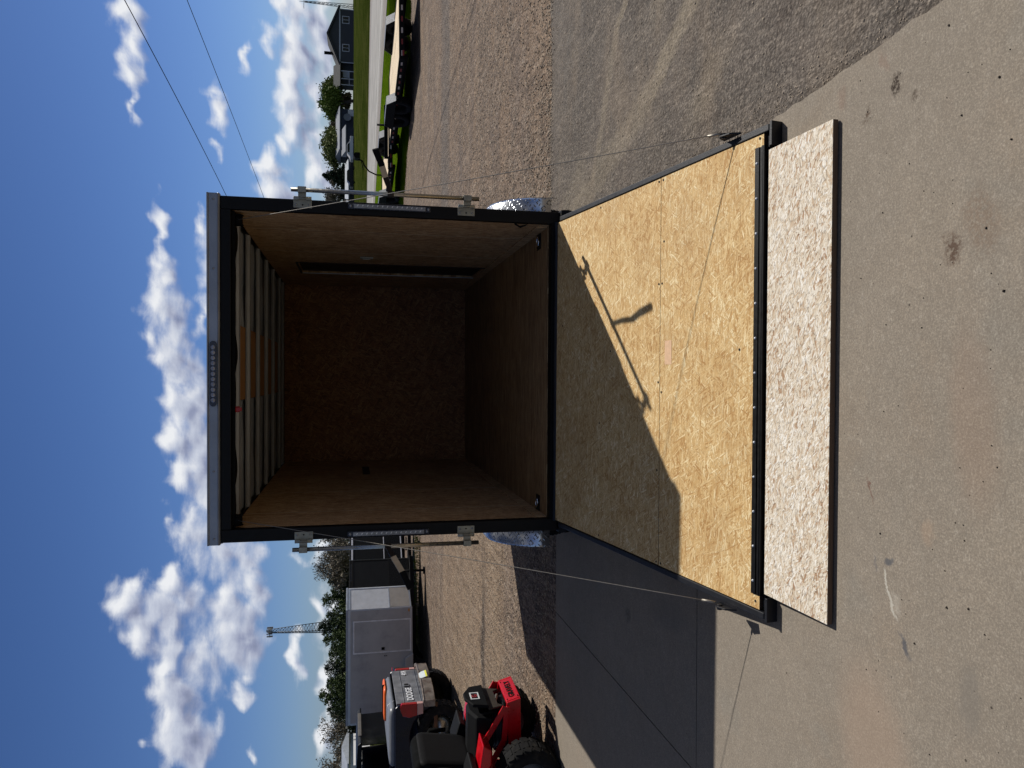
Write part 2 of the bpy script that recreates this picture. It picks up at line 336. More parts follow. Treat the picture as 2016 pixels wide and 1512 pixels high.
M_tanpanel = simple('ceiling_panel_tan', C(176, 128, 80), .7, 0, .05, 6)
M_roofskin = simple('roof_skin', C(186, 196, 208), .5, .1, .12, 3)
M_bow = simple('roof_bow_steel', C(158, 164, 172), .5, .1, .08, 8)
M_red = simple('red_paint', C(196, 8, 26), .32, 0, .1, 10)
M_redplastic = simple('red_plastic', C(170, 30, 20), .4, 0, .1, 10)
M_cable = simple('wire_cable', C(140, 134, 124), .45, .6, .1, 90)
M_string = simple('white_fastener', C(210, 212, 214), .4, .2, .05, 30)
M_hole = simple('dark_hole', C(14, 10, 8), .95, 0, .1, 30)

def diamond():
    m, t, b, oc, wp = new_mat('diamond_plate')
    x, y, z = t.sep(oc); ys = t.math('ADD', y, z)
    h = None
    for a, off in ((.785, 0.), (-.785, .5)):
        q = t.mapping(t.comb(x, ys, 0), rot=(0, 0, a)); q = t.mapping(q, loc=(off, off*.5, 0), scale=(1/.066, 1/.030, 1))
        fx = t.math('PINGPONG', t.sep(q)[0], .5); fy = t.math('PINGPONG', t.sep(q)[1], .5)
        bb = t.math('MULTIPLY', t.rng(fx, .2, .12), t.rng(fy, .16, .04))
        h = bb if h is None else t.math('MAXIMUM', h, bb)
    t.set(b.inputs['Base Color'], t.mix(h, C(196, 199, 204), C(120, 124, 132))); b.inputs['Metallic'].default_value = 1  # raised bars also darkened in the base colour, imitating the shading of their relief
    b.inputs['Roughness'].default_value = .27
    bump(t, b, h, .6, .003); return m
M_diamond = diamond()

# ground materials --------------------------------------------------
def m_concrete():
    m, t, b, oc, wp = new_mat('concrete')
    big = t.noise(wp, 1.3, 5, .6); mid = t.noise(wp, 9, 5, .6); fine = t.noise(wp, 160, 4, .75); spk = t.noise(wp, 55, 2, .5)
    c = t.ramp(big, [(.3, C(142, 132, 118)), (.5, C(150, 139, 124)), (.7, C(157, 144, 127))])
    c = t.mix(t.rng(t.noise(wp, 2.3, 4, .6), .52, .7, 0, .5, True), c, C(148, 131, 112))
    c = t.mix(t.rng(t.noise(t.vmath('ADD', wp, (5, 5, 5)), 2.0, 4, .6), .55, .72, 0, .5, True), c, C(130, 128, 120))
    c = t.mix(t.rng(mid, .35, .65, 0, .22), c, C(128, 120, 108))
    c = t.mix(t.rng(spk, .55, .70, 0, .28, True), c, C(182, 173, 159)); c = t.mix(t.rng(t.noise(wp, 30, 5, .75), .42, .62, 0, .35), c, C(118, 107, 95)); c = t.mix(t.rng(t.noise(wp, 95, 3, .7), .38, .62, 0, .5), c, C(116, 108, 97))
    c = t.mix(t.rng(fine, .42, .6, 0, .5), c, C(104, 97, 88)); c = t.mix(t.rng(fine, .44, .34, 0, .4), c, C(176, 168, 154))
    pv = t.voro(wp, 9); pit = t.math('MULTIPLY', t.rng(pv.outputs['Distance'], .03, .045, 1, 0), t.math('GREATER_THAN', t.sep(pv.outputs['Color'])[0], .5))
    pv2 = t.voro(wp, 22); pit2 = t.math('MULTIPLY', t.rng(pv2.outputs['Distance'], .04, .07, 1, 0), t.math('GREATER_THAN', t.sep(pv2.outputs['Color'])[0], .8))
    pit = t.math('MAXIMUM', pit, pit2)
    c = t.mix(t.math('MULTIPLY', pit, .8), c, C(45, 38, 32))
    # stains with a place of their own: (x, y, rx, ry, rot, colour, amount, speckle)
    wobv = t.vmath('SCALE', t.vmath('SUBTRACT', t.noise(wp, 24, 5, .7, out='Color'), (.5, .5, .5)), scale=.07)
    wpw = t.vmath('ADD', wp, wobv)
    for (sx_, sy_, rx, ry, rot, col, am, sp) in [
        (.91, -2.78, .05, .026, .2, C(48, 37, 30), .95, 1), (.85, -2.86, .022, .02, 0, C(70, 58, 48), .7, 1), (.86, -2.64, .035, .013, -.4, C(80, 64, 52), .8, 1),
        (.34, -3.02, .06, .04, .2, C(72, 50, 36), .8, 1), (.40, -3.12, .12, .07, .2, C(112, 88, 68), .35, 1), (.96, -2.5, .05, .03, .1, C(124, 100, 86), .35, 0), (1.0, -2.72, .05, .02, .6, C(124, 100, 86), .35, 0),
        (-.63, -2.765, .016, .028, .2, C(78, 80, 84), .8, 0), (-.885, -2.835, .045, .014, .5, C(74, 76, 82), .8, 0), (-.70, -2.75, .05, .008, .1, C(188, 184, 172), .7, 0), (-.77, -2.775, .06, .010, .45, C(188, 184, 172), .65, 0), (-.76, -2.80, .05, .02, .3, C(172, 166, 154), .4, 1), (-.66, -2.70, .03, .006, .1, C(104, 100, 98), .6, 0),
        (-.41, -2.67, .05, .004, .25, C(96, 62, 50), .7, 0), (-.5, -2.93, .05, .03, 0, C(158, 134, 112), .3, 0), (-1.3, -2.7, .35, .2, .3, C(158, 134, 114), .35, 0), (-.15, -3.1, .3, .1, .1, C(140, 112, 92), .22, 0),
        (-1.54, -.38, .06, .05, 0, C(60, 58, 56), .5, 1), (-.95, -3.1, .12, .05, 0, C(112, 106, 98), .5, 0), (-1.35, -1.0, .1, .3, .2, C(100, 96, 90), .3, 0)]:
        q = t.mapping(t.vmath('SUBTRACT', wpw, (sx_, sy_, 0)), rot=(0, 0, -rot))
        q = t.vmath('MULTIPLY', q, (1/rx, 1/ry, 0)); f = t.rng(t.vmath('LENGTH', q), .45, 1.15, am, 0, True)
        if sp: f = t.math('MULTIPLY', f, t.rng(t.noise(wp, 70, 3, .7), .38, .55, .15, 1, True))
        c = t.mix(f, c, col)
    t.set(b.inputs['Base Color'], c); t.set(b.inputs['Roughness'], t.rng(mid, .3, .7, .8, .95)); b.inputs['Specular IOR Level'].default_value = .25
    bump(t, b, t.math('SUBTRACT', t.math('ADD', fine, t.math('MULTIPLY', spk, .5)), pit), .28, .003); return m
def m_stones(name, cols, sc1, rut=None, dark=.55, patch=None, bs=.9, pscale=(.25, .9), bd=.012, fines=.4, midc=.0, grit=.9):
    m, t, b, oc, wp = new_mat(name)
    v1 = t.voro(wp, sc1); v2 = t.voro(t.vmath('ADD', wp, (3, 3, 3)), sc1*2.3)
    r1 = t.sep(v1.outputs['Color'])[0]; r2 = t.sep(v2.outputs['Color'])[1]
    c = t.ramp(r1, cols, 'CONSTANT'); c2 = t.ramp(r2, cols, 'CONSTANT')
    c = t.mix(t.rng(t.noise(wp, sc1*.5, 3), .4, .6, 0, 1), c, c2)
    edge = t.rng(v1.outputs['Distance'], .3, .75); c = t.mix(t.math('MULTIPLY', edge, dark), c, C(40, 33, 28))
    pw = t.mapping(wp, scale=(pscale[0], pscale[1], 1)); pn = t.noise(pw, 1.6, 6, .65)
    f1 = t.rng(pn, .42, .62, 0, fines, True)
    if patch:
        c = t.mix(f1, c, patch[0])
        pn2 = t.noise(t.vmath('ADD', pw, (7, 3, 1)), 1.1, 6, .6)
        c = t.mix(t.rng(pn2, .5, .68, 0, patch[2], True), c, patch[1])
    lump = t.noise(wp, 5, 4, .6)
    mid = t.noise(t.mapping(wp, scale=(1, 1.7, 1)), 9, 6, .8)
    c = t.mix(t.rng(mid, .50, .70, 0, midc, True), c, tuple(min(1, v*1.45) for v in cols[2][1][:3])+(1,))
    c = t.mix(t.rng(mid, .48, .30, 0, midc, True), c, tuple(v*.38 for v in cols[0][1][:3])+(1,))
    far = t.noise(t.mapping(wp, scale=(1.7, .33, 1)), 8, 6, .85)
    c = t.mix(t.rng(far, .52, .66, 0, midc*.8, True), c, tuple(min(1, v*1.5) for v in cols[2][1][:3])+(1,))
    c = t.mix(t.rng(far, .48, .36, 0, midc*.8, True), c, tuple(v*.35 for v in cols[0][1][:3])+(1,))
    band = t.noise(t.mapping(wp, scale=(.12, 1.1, 1)), 1.7, 5, .6)
    c = t.mix(t.rng(band, .5, .66, 0, midc*.7, True), c, C(92, 80, 74)); c = t.mix(t.rng(band, .47, .34, 0, midc*.5, True), c, C(160, 140, 116))
    c = t.mix(t.rng(lump, .35, .7, 0, .25), c, C(70, 58, 50))
    if rut: c = rut(t, wp, c)
    if midc:
        g1 = t.noise(t.mapping(wp, scale=(1.3, .5, 1)), 30, 5, .85); g2 = t.noise(t.mapping(wp, scale=(1.6, .3, 1)), 9, 7, .9); g3 = t.noise(t.vmath('ADD', wp, (4, 4, 4)), 75, 3, .7); g4 = t.noise(t.mapping(wp, scale=(1.5, .14, 1)), 5, 7, .95)
        for g_, a_ in ((g1, .8), (g2, .7), (g3, .6), (g4, .6)):
            c = t.mix(t.rng(g_, .49, .37, 0, a_*grit, True), c, C(44, 36, 31)); c = t.mix(t.rng(g_, .54, .68, 0, a_*grit, True), c, C(186, 172, 156))
    t.set(b.inputs['Base Color'], c); b.inputs['Roughness'].default_value = .92; b.inputs['Specular IOR Level'].default_value = .2
    h = t.math('ADD', t.math('MULTIPLY', v1.outputs['Distance'], -1), t.math('MULTIPLY', v2.outputs['Distance'], -.45))
    h = t.math('ADD', h, t.math('MULTIPLY', lump, 1.2))
    bump(t, b, h, bs, bd); return m
def rut_gravel(t, wp, c):
    # wet rut at the left and tyre tracks at the right
    x, y, z = t.sep(wp); wy = t.math('ADD', y, t.math('MULTIPLY_ADD', t.noise(wp, 1.5, 4), .6, -.3))
    c = t.mix(t.math('MULTIPLY', t.math('MULTIPLY', t.math('MULTIPLY', t.rng(t.noise(wp, 26, 5, .85), .4, .58, .1, 1), t.rng(wy, 3.0, 4.2, 0, .7, True)), t.rng(wy, 11, 7.5, 0, 1, True)), t.rng(x, -.5, -2, 0, 1)), c, C(154, 131, 104))
    f = t.math('MULTIPLY', t.rng(t.math('ABSOLUTE', t.math('SUBTRACT', wy, 5.1)), .05, .24, .9, 0, True), t.rng(x, -3.3, -2.5, 1, .12, True))
    c = t.mix(f, c, C(46, 36, 28))
    f = t.math('MULTIPLY', t.rng(t.math('ABSOLUTE', t.math('SUBTRACT', wy, 9.6)), .35, .9, .6, 0, True), t.rng(x, 1, 3, 0, 1, True))
    return t.mix(f, c, C(82, 80, 80))
def dirt_asphalt(t, wp, c):
    wob = t.vmath('SCALE', t.vmath('SUBTRACT', t.noise(wp, 5, 5, .7, out='Color'), (.5, .5, .5)), scale=.16)
    p = t.vmath('MULTIPLY', t.vmath('ADD', wp, wob), (1, 1, 0)); n2 = t.noise(wp, 34, 4, .75)
    for (x0, y0, x1, y1, wd, am) in [(2.6, -2.65, 1.62, -.62, .10, .75), (1.62, -.62, 1.15, 1.3, .13, .5), (2.75, -.8, 2.28, -.1, .05, .7), (2.28, -.1, 1.5, .35, .07, .45), (3.6, -1.9, 2.05, -.75, .14, .35), (1.55, .6, 1.15, 1.5, .2, .35), (1.55, -1.6, 1.3, -1.25, .12, .35)]:
        dx, dy = x1-x0, y1-y0; L = math.hypot(dx, dy)
        q = t.vmath('SUBTRACT', p, (x0, y0, 0)); u = t.vmath('DOT_PRODUCT', q, (dx/L, dy/L, 0)); v = t.vmath('DOT_PRODUCT', q, (-dy/L, dx/L, 0))
        f = t.math('MULTIPLY', t.rng(t.math('ABSOLUTE', v), wd*.4, wd*1.15, am, 0, True), t.math('MULTIPLY', t.rng(u, -.1, .1, 0, 1), t.rng(u, L-.1, L+.15, 1, 0)))
        f = t.math('MULTIPLY', f, t.rng(n2, .32, .56, .35, 1)); c = t.mix(t.math('MULTIPLY', f, .8), c, C(150, 138, 118))
    return t.mix(t.rng(t.noise(t.mapping(wp, scale=(.6, 1.4, 1)), 1.3, 5, .65), .5, .68, 0, .4, True), c, C(130, 116, 100))
M_concrete = m_concrete()
M_gravel = m_stones('gravel', [(.0, C(96, 78, 64)), (.16, C(136, 110, 90)), (.36, C(154, 130, 106)), (.55, C(124, 106, 92)), (.72, C(172, 150, 128)), (.90, C(212, 198, 182)), (.95, C(76, 60, 50))], 34, rut_gravel, .9, (C(152, 124, 98), C(110, 98, 92), .5), .9, fines=.45, bd=.014, midc=.62)
M_asphalt = m_stones('asphalt', [(.0, C(84, 80, 75)), (.3, C(101, 95, 89)), (.55, C(114, 107, 99)), (.8, C(124, 116, 107)), (.95, C(148, 138, 126))], 60, dirt_asphalt, .55, (C(118, 109, 100), C(100, 96, 92), .4), .75, (.5, .7), .008, .4, .2, .42)
def m_grass(name, a, b_, c_, sc_=3.):
    m, t, b, oc, wp = new_mat(name)
    n = t.noise(t.mapping(wp, scale=(1, .35, 1)), sc_, 8, .75); n2 = t.noise(t.mapping(wp, scale=(2.2, .5, 1)), 5, 6, .8); n3 = t.noise(wp, 40, 3, .7)
    v = t.math('ADD', t.math('MULTIPLY', n, .5), t.math('MULTIPLY', n2, .5))
    c = t.ramp(v, [(.36, a), (.48, b_), (.62, c_)]); c = t.mix(t.rng(n3, .35, .65, 0, .4), c, a)
    t.set(b.inputs['Base Color'], c); b.inputs['Roughness'].default_value = 1; b.inputs['Specular IOR Level'].default_value = .0
    bump(t, b, t.math('ADD', n3, v), 1.0, .1); return m
M_field = m_grass('field_grass', C(28, 38, 12), C(54, 66, 22), C(96, 96, 54), .5)
M_verge = m_grass('verge_grass', C(66, 92, 14), C(88, 118, 18), C(112, 132, 34), 2.)
def m_road():
    m, t, b, oc, wp = new_mat('road')
    x, y, z = t.sep(wp); n = t.noise(t.mapping(wp, scale=(1.6, .12, 1)), 2.0, 5, .6)
    c = t.ramp(n, [(.3, C(122, 120, 116)), (.55, C(150, 147, 142)), (.75, C(166, 162, 156))])
    sh = t.math('MAXIMUM', t.rng(x, 14.9, 15.2, 1, 0), t.rng(x, 20.4, 20.6, 0, 1))
    c = t.mix(sh, c, t.ramp(t.noise(wp, 6, 4), [(.3, C(104, 100, 94)), (.7, C(140, 132, 124))]))
    t.set(b.inputs['Base Color'], c); b.inputs['Roughness'].default_value = .9; return m
M_road = m_road()
M_roadpaint = simple('road_paint', C(205, 203, 196), .8)
M_groundfar = m_grass('ground', C(58, 66, 34), C(78, 86, 44), C(100, 98, 62), 1.5)

# ================================================================== SETTING
def sheet(name, polys, mat, z=None):
    me = bpy.data.meshes.new(name); vs = []; fs = []
    for p in polys:
        o = len(vs); vs += [(q[0], q[1], (q[2] if len(q) > 2 else z)) for q in p]; fs.append(tuple(range(o, o+len(p))))
    me.from_pydata(vs, [], fs); me.materials.append(mat); me.update()
    o = bpy.data.objects.new(name, me); COL.objects.link(o); tag(o, kind='structure'); return o
def loft(name, rows, mat, smooth=True):
    n = len(rows[0]); vs = [p for r_ in rows for p in r_]; fs = []
    for i in range(len(rows)-1):
        for j in range(n-1): fs.append((i*n+j, i*n+j+1, (i+1)*n+j+1, (i+1)*n+j))
    me = bpy.data.meshes.new(name); me.from_pydata(vs, [], fs); me.materials.append(mat)
    me.polygons.foreach_set('use_smooth', [smooth]*len(fs)); me.update()
    o = bpy.data.objects.new(name, me); COL.objects.link(o); tag(o, kind='structure'); return o
def jag(p0, p1, n, amp, seed):
    rr = random.Random(seed); out = []
    for i in range(n):
        t = i/n; dx, dy = p1[0]-p0[0], p1[1]-p0[1]; L = math.hypot(dx, dy)
        a = rr.uniform(-amp, amp); out.append((p0[0]+dx*t-dy/L*a, p0[1]+dy*t+dx/L*a))
    return out

sheet('ground', [[(-1500, -900), (1500, -900), (1500, 3000), (-1500, 3000)]], M_groundfar, -0.32)
lot = [(-60, -12), (40, -12), (30, 6), (17, 14.5), (13, 17.5)]+jag((11.6, 18.9), (7.4, 20.0), 14, .18, 3)+jag((7.4, 20.0), (5.0, 24.5), 10, .2, 5)+[(3, 26), (-4, 27)]+[(-14, 26), (-60, 24)]
sheet('gravel_lot', [lot], M_gravel, -0.004)
asp = [(1.035, -12)]+[(9, -12), (12, 1.72)]+jag((12, 1.72), (1.02, 1.60), 60, .035, 8)+[(1.02, 1.6)]
sheet('asphalt', [asp], M_asphalt, 0.004)
# concrete apron in slabs with open joints between them
JX, JY, gp = -2.045, -1.36, .004
edge = [(1.09, -2.97), (1.045, -2.5), (1.03, -2.05), (1.03, 1.35)]
rg = random.Random(4)
ed = [(1.09+.012*math.sin(i)+rg.uniform(-.008, .008), -12+i*.09) for i in range(int((12-2.97)/.09))]
ed += [(1.045+rg.uniform(-.006, .006)+.045*max(0, (-2.2-y)/.8), y) for y in [(-2.97+i*.06) for i in range(16)]]
ed += [(1.03, -2.0), (1.03, JY-gp)]
slabs = [[(JX+gp, -12)]+ed+[(JX+gp, JY-gp)],
         [(JX+gp, JY+gp), (1.03, JY+gp), (1.03, 1.35), (JX+gp, 1.35)],
         [(-14, JY+gp), (JX-gp, JY+gp), (JX-gp, 1.35), (-14, 1.35)],
         [(-14, -12), (JX-gp, -12), (JX-gp, JY-gp), (-14, JY-gp)]]
def slab_obj():
    mb = MB()
    for p in slabs: mb.prism([(q[0], q[1]) for q in p], 'z', -.10, .012)
    o = mb.build('concrete_apron', M_concrete); tag(o, kind='structure'); return o
slab_obj()
sheet('joint_gap', [[(JX-.02, -12), (JX+.02, -12), (JX+.02, 1.34), (JX-.02, 1.34)]], M_hole, .0035)
sheet('joint_gap', [[(-14, JY-.02), (JX-.021, JY-.02), (JX-.021, JY+.02), (-14, JY+.02)], [(JX+.021, JY-.02), (1.02, JY-.02), (1.02, JY+.02), (JX+.021, JY+.02)]], M_hole, .0035)

# road on its bank at the right, verge in front and field behind, rising to a low crest
def zn(y): return .928-.0157*(y+4.93)
def zf_(y): return 1.402-.0148*(y+4.93)
ys = [-30+i*4 for i in range(36)]
loft('road', [[(14, y, zn(y)) for y in ys], [(17.7, y, (zn(y)+zf_(y))/2+.03) for y in ys], [(21.5, y, zf_(y)) for y in ys]], M_road)
sheet('road_line', [[(15.5, y, zn(y)*.8+zf_(y)*.2+.02), (15.62, y, zn(y)*.784+zf_(y)*.216+.02), (15.62, y+4, zn(y+4)*.784+zf_(y+4)*.216+.02), (15.5, y+4, zn(y+4)*.8+zf_(y+4)*.2+.02)] for y in ys[:-1]], M_roadpaint)
G0 = [(38, -12), (27, 5), (17, 14.0), (11.5, 18.7), (7.3, 19.8), (4.9, 24.3), (2.9, 25.8), (-4, 26.8), (-4, 90)]
rows = []
for k in range(7):
    t = k/6; row = []
    for (gx, gy_) in G0:
        d = gy_+4.93; yy = {38: -28, 27: -5, 17: 12, 11.5: 21, 7.3: 34, 4.9: 52, 2.9: 70, -4: 104}[gx] if not (gx == -4 and gy_ == 90) else 110
        ex, ey, ez = 13.98, yy, zn(yy)-.01
        row.append((gx+(ex-gx)*t, gy_+(ey-gy_)*t, -.012+(ez+.012)*(t**1.3)))
    rows.append(row)
loft('verge', rows, M_verge)
rows = []
for k in range(13):
    t = k/12; row = []
    for i in range(37):
        a = math.radians(-2+i*2.6)
        dx, dy = math.sin(a), math.cos(a)
        s0 = min(21.52/max(dx, .05), 118) if dx > .02 else 118
        y0 = -4.93+dy*s0; x0 = dx*s0
        z0 = zf_(y0)-.01 if dx*s0 > 21 else -.2
        s1 = 152; s_ = s0+(s1-s0)*t
        zz = z0+(1.52-z0)*(t**.85)+.05*math.sin(i*1.3+k)*t*(1-t)
        row.append((dx*s_, -4.93+dy*s_, zz))
    rows.append(row)
rows.append([(p[0]*4, (p[1]+4.93)*4-4.93, 1.45) for p in rows[-1]])
loft('field', rows, M_field)

# ================================================================== MAIN TRAILER
RZ = -0.015
T = thing('cargo_trailer', 'black enclosed cargo trailer seen from behind with its plywood ramp lowered', 'enclosed trailer')
WI, ZF, ZC, L = .985, .433, 2.466, 3.88
def rear(mb, name, mats, parent=T, bevel=0):
    o = mb.build(name, mats, parent, bevel); o.rotation_euler = (0, 0, RZ); return o
# shell
mb = MB()
mb.box(-1.065, -1.03, .06, 4.05, .37, 2.50); mb.box(1.03, 1.065, .06, 4.05, .37, 2.50)
mb.prism([(-1.065, 4.051), (1.065, 4.051), (.12, 4.66), (-.12, 4.66)], 'z', .37, 2.50)
mb.build('body', M_black, T, .004)
mb = MB(); mb.box(-1.075, 1.075, .035, 4.055, 2.503, 2.56); mb.prism([(-1.075, 4.056), (1.075, 4.056), (.13, 4.68), (-.13, 4.68)], 'z', 2.503, 2.56)
mb.build('roof', M_alu_dull, T, .008)
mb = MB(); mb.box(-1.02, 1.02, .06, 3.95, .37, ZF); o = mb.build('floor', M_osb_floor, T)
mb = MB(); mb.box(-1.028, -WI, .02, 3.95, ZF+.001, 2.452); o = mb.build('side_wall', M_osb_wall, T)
mb = MB()     # right wall with the opening of the side door
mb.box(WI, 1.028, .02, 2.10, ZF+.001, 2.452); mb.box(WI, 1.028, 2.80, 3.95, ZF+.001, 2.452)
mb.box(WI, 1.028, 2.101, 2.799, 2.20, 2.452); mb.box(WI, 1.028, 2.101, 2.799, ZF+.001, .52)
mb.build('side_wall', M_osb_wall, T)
for sx in (-1, 1):                      # joints between the lining panels
    for yy in (.56, 1.50):
        mb = MB(); xx = sx*(WI-.0015); mb.box(min(xx, xx+sx*.001), max(xx, xx+sx*.001), yy, yy+.006, ZF+.08, 2.44); mb.build('panel_joint', M_tan, T)
    mb = MB(); xx = sx*(WI-.009); mb.box(min(xx, xx+sx*.009), max(xx, xx+sx*.009), .07, 3.87, ZF+.001, ZF+.075); mb.build('kick_board', M_osb_wall, T, .002)
mb = MB(); mb.box(-WI, WI, L, L+.02, ZF+.001, 2.46)
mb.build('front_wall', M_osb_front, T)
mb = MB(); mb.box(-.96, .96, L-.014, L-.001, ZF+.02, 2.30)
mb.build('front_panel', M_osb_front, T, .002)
D = MB(); D.box(1.002, 1.02, 2.105, 2.795, .523, 2.197); D.build('side_door', M_dbrown, T, .004)
mb = MB(); mb.box(.978, .984, 2.80, 2.812, .5, 2.22); mb.build('door_trim', M_alu, T, .001)
mb = MB(); mb.box(.978, .984, 2.085, 2.0995, .5, 2.22); mb.box(.978, .984, 2.0999, 2.7995, 2.201, 2.22); mb.build('door_trim', M_dbrown, T, .001)
mb = MB(); mb.box(.97, .984, 1.66, 1.71, 1.55, 1.66); mb.box(.962, .97, 1.68, 1.69, 1.58, 1.64); mb.build('light_switch', M_zinc, T, .002)
mb = MB(); mb.box(-.9845, -.982, 2.6, 3.2, 1.55, 1.62); mb.build('wall_marking', M_dbrown, T)
# ceiling: wavy skin, tan centre strip, hat channel bows
n = 60; nx = 24; vs = []; fs = []
for j in range(n+1):
    for i in range(nx+1):
        x = -.98+1.96*i/nx; y = .09+3.78*j/n
        z = 2.489+.004*math.sin(x*7+j*.85)+.003*math.sin(x*15+j*.5)
        vs.append((x, y, z))
for j in range(n):
    for i in range(nx):
        a = j*(nx+1)+i; fs.append((a, a+1, a+nx+2, a+nx+1))
mb = MB(); mb.add(vs, fs, 0, True); mb.build('ceiling_skin', M_roofskin, T, recalc=False)
mb = MB(); mb.box(-.20, .31, .085, 3.87, 2.474, 2.478); mb.build('ceiling_panel', M_tanpanel, T)
for k, yb in enumerate([.30, .83, 1.42, 2.02, 2.60, 3.23, 3.62]):
    mb = MB(); mb.prism([(yb, 2.447), (yb+.055, 2.447), (yb+.065, 2.464), (yb+.10, 2.466), (yb+.10, 2.470), (yb-.045, 2.470), (yb-.045, 2.466), (yb-.010, 2.464)], 'x', -.98, .98)
    mb.build('roof_bow', M_bow, T, .002)
vs = []; fs = []                       # loose black lining hanging behind the header
for i in range(81):
    x = -.95+1.9*i/80; d = .018*math.sin(x*9+.4)+.01*math.sin(x*17)
    vs += [(x, .10, 2.452), (x, .15+d, 2.449-.4*abs(d)), (x, .15+d, 2.47)]
for i in range(80):
    a = i*3; fs += [(a, a+3, a+4, a+1), (a+1, a+4, a+5, a+2)]
mb = MB(); mb.add(vs, fs, 0, True); mb.build('header_lining', M_blackmatte, T, recalc=False)
mb = MB(); mb.box(-.255, -.232, .06, .085, 2.40, 2.445); mb.box(-.262, -.225, .075, .10, 2.415, 2.44); mb.build('wiring_connector', M_redplastic, T, .003)
# rear frame
mb = MB(); mb.box(-1.065, -.985, -.005, .055, .37, 2.515); mb.box(.985, 1.065, -.005, .055, .37, 2.515)
mb.box(-.9845, .9845, -.003, .055, 2.452, 2.515); mb.box(-.9845, .9845, -.02, .059, .375, .430)
rear(mb, 'rear_frame', M_black, bevel=.005)
mb = MB(); mb.box(-.984, .984, .035, .059, 2.436, 2.4515); rear(mb, 'rear_seal', M_blackmatte)
mb = MB(); mb.box(-.983, .983, -.028, -.0205, .40, .428); rear(mb, 'rear_seal', M_blackmatte)
mb = MB(); mb.cyl((-.99, -.04, .398), (.99, -.04, .398), .017, n=12); rear(mb, 'hinge_tube', M_dkmetal)
for sx in (-1, 1):                    # cheek plates under the frame corners
    mb = MB(); x0, x1 = (1.0, 1.075) if sx > 0 else (-1.075, -1.0)
    mb.prism([(.05, .37), (-.035, .37), (-.05, .32), (-.01, .27), (.05, .25)], 'x', x0, x1); rear(mb, 'corner_plate', M_black, bevel=.004)
# header strip with rivets and marker light
mb = MB(); mb.prism([(-.012, 2.516), (-.022, 2.524), (-.015, 2.530), (-.015, 2.578), (-.024, 2.582), (-.024, 2.590), (.034, 2.596), (.034, 2.516)], 'x', -1.076, 1.078)
rear(mb, 'header_strip', M_alu_dull, bevel=.0015)
for x in (-1.035, -.62, .62, 1.04):
    mb = MB(); mb.lathe([(0, -.006), (.005, -.004), (.007, 0)], (x, -.015, 2.552), 'y', 10); rear(mb, 'rivet', M_bolt)
cx, hz = -.022, 2.553
poly = [(cx+.180+.020*math.cos(a), hz+.020*math.sin(a)) for a in [-PI/2+PI*i/10 for i in range(11)]]+[(cx-.180+.020*math.cos(a), hz+.020*math.sin(a)) for a in [PI/2+PI*i/10 for i in range(11)]]
mb = MB(); mb.prism(poly, 'y', -.026, -.0155)
ml = rear(mb, 'marker_light', M_lensdark, bevel=.002)
for k in range(11):
    mb = MB(); c = (cx-.161+.0322*k, -.026, hz)
    mb.lathe([(.0125, 0), (.0135, -.004), (.011, -.006), (.006, -.0035), (.005, -.007), (.0, -.008)], c, 'y', 16); mb.build('led', M_lens, ml)
# tail light strips
for sx in (-1, 1):
    mb = MB(); xc = sx*1.037; zt, zb = 1.752, 1.232
    mb.box(xc-.017, xc+.017, -.018, -.0052, zb, zt)
    tl = rear(mb, 'tail_light', M_lensdark, bevel=.006)
    mb = MB(); mb.box(xc-.0125, xc+.0125, -.028, -.0185, zb+.035, zt-.035); mb.build('lens', M_lens, tl, .003)
    mb = MB()
    for k in range(14): mb.rbox((xc+.003, -.0295, zb+.06+k*(zt-zb-.12)/13), (.012, .002, .006), ry=.6, mat=0)
    mb.build('reflector', M_string, tl)
    for z in (zb+.016, zt-.016):
        mb = MB(); mb.lathe([(0, -.005), (.007, -.003), (.008, 0)], (xc, -.018, z), 'y', 12); mb.build('screw', M_bolt, tl)
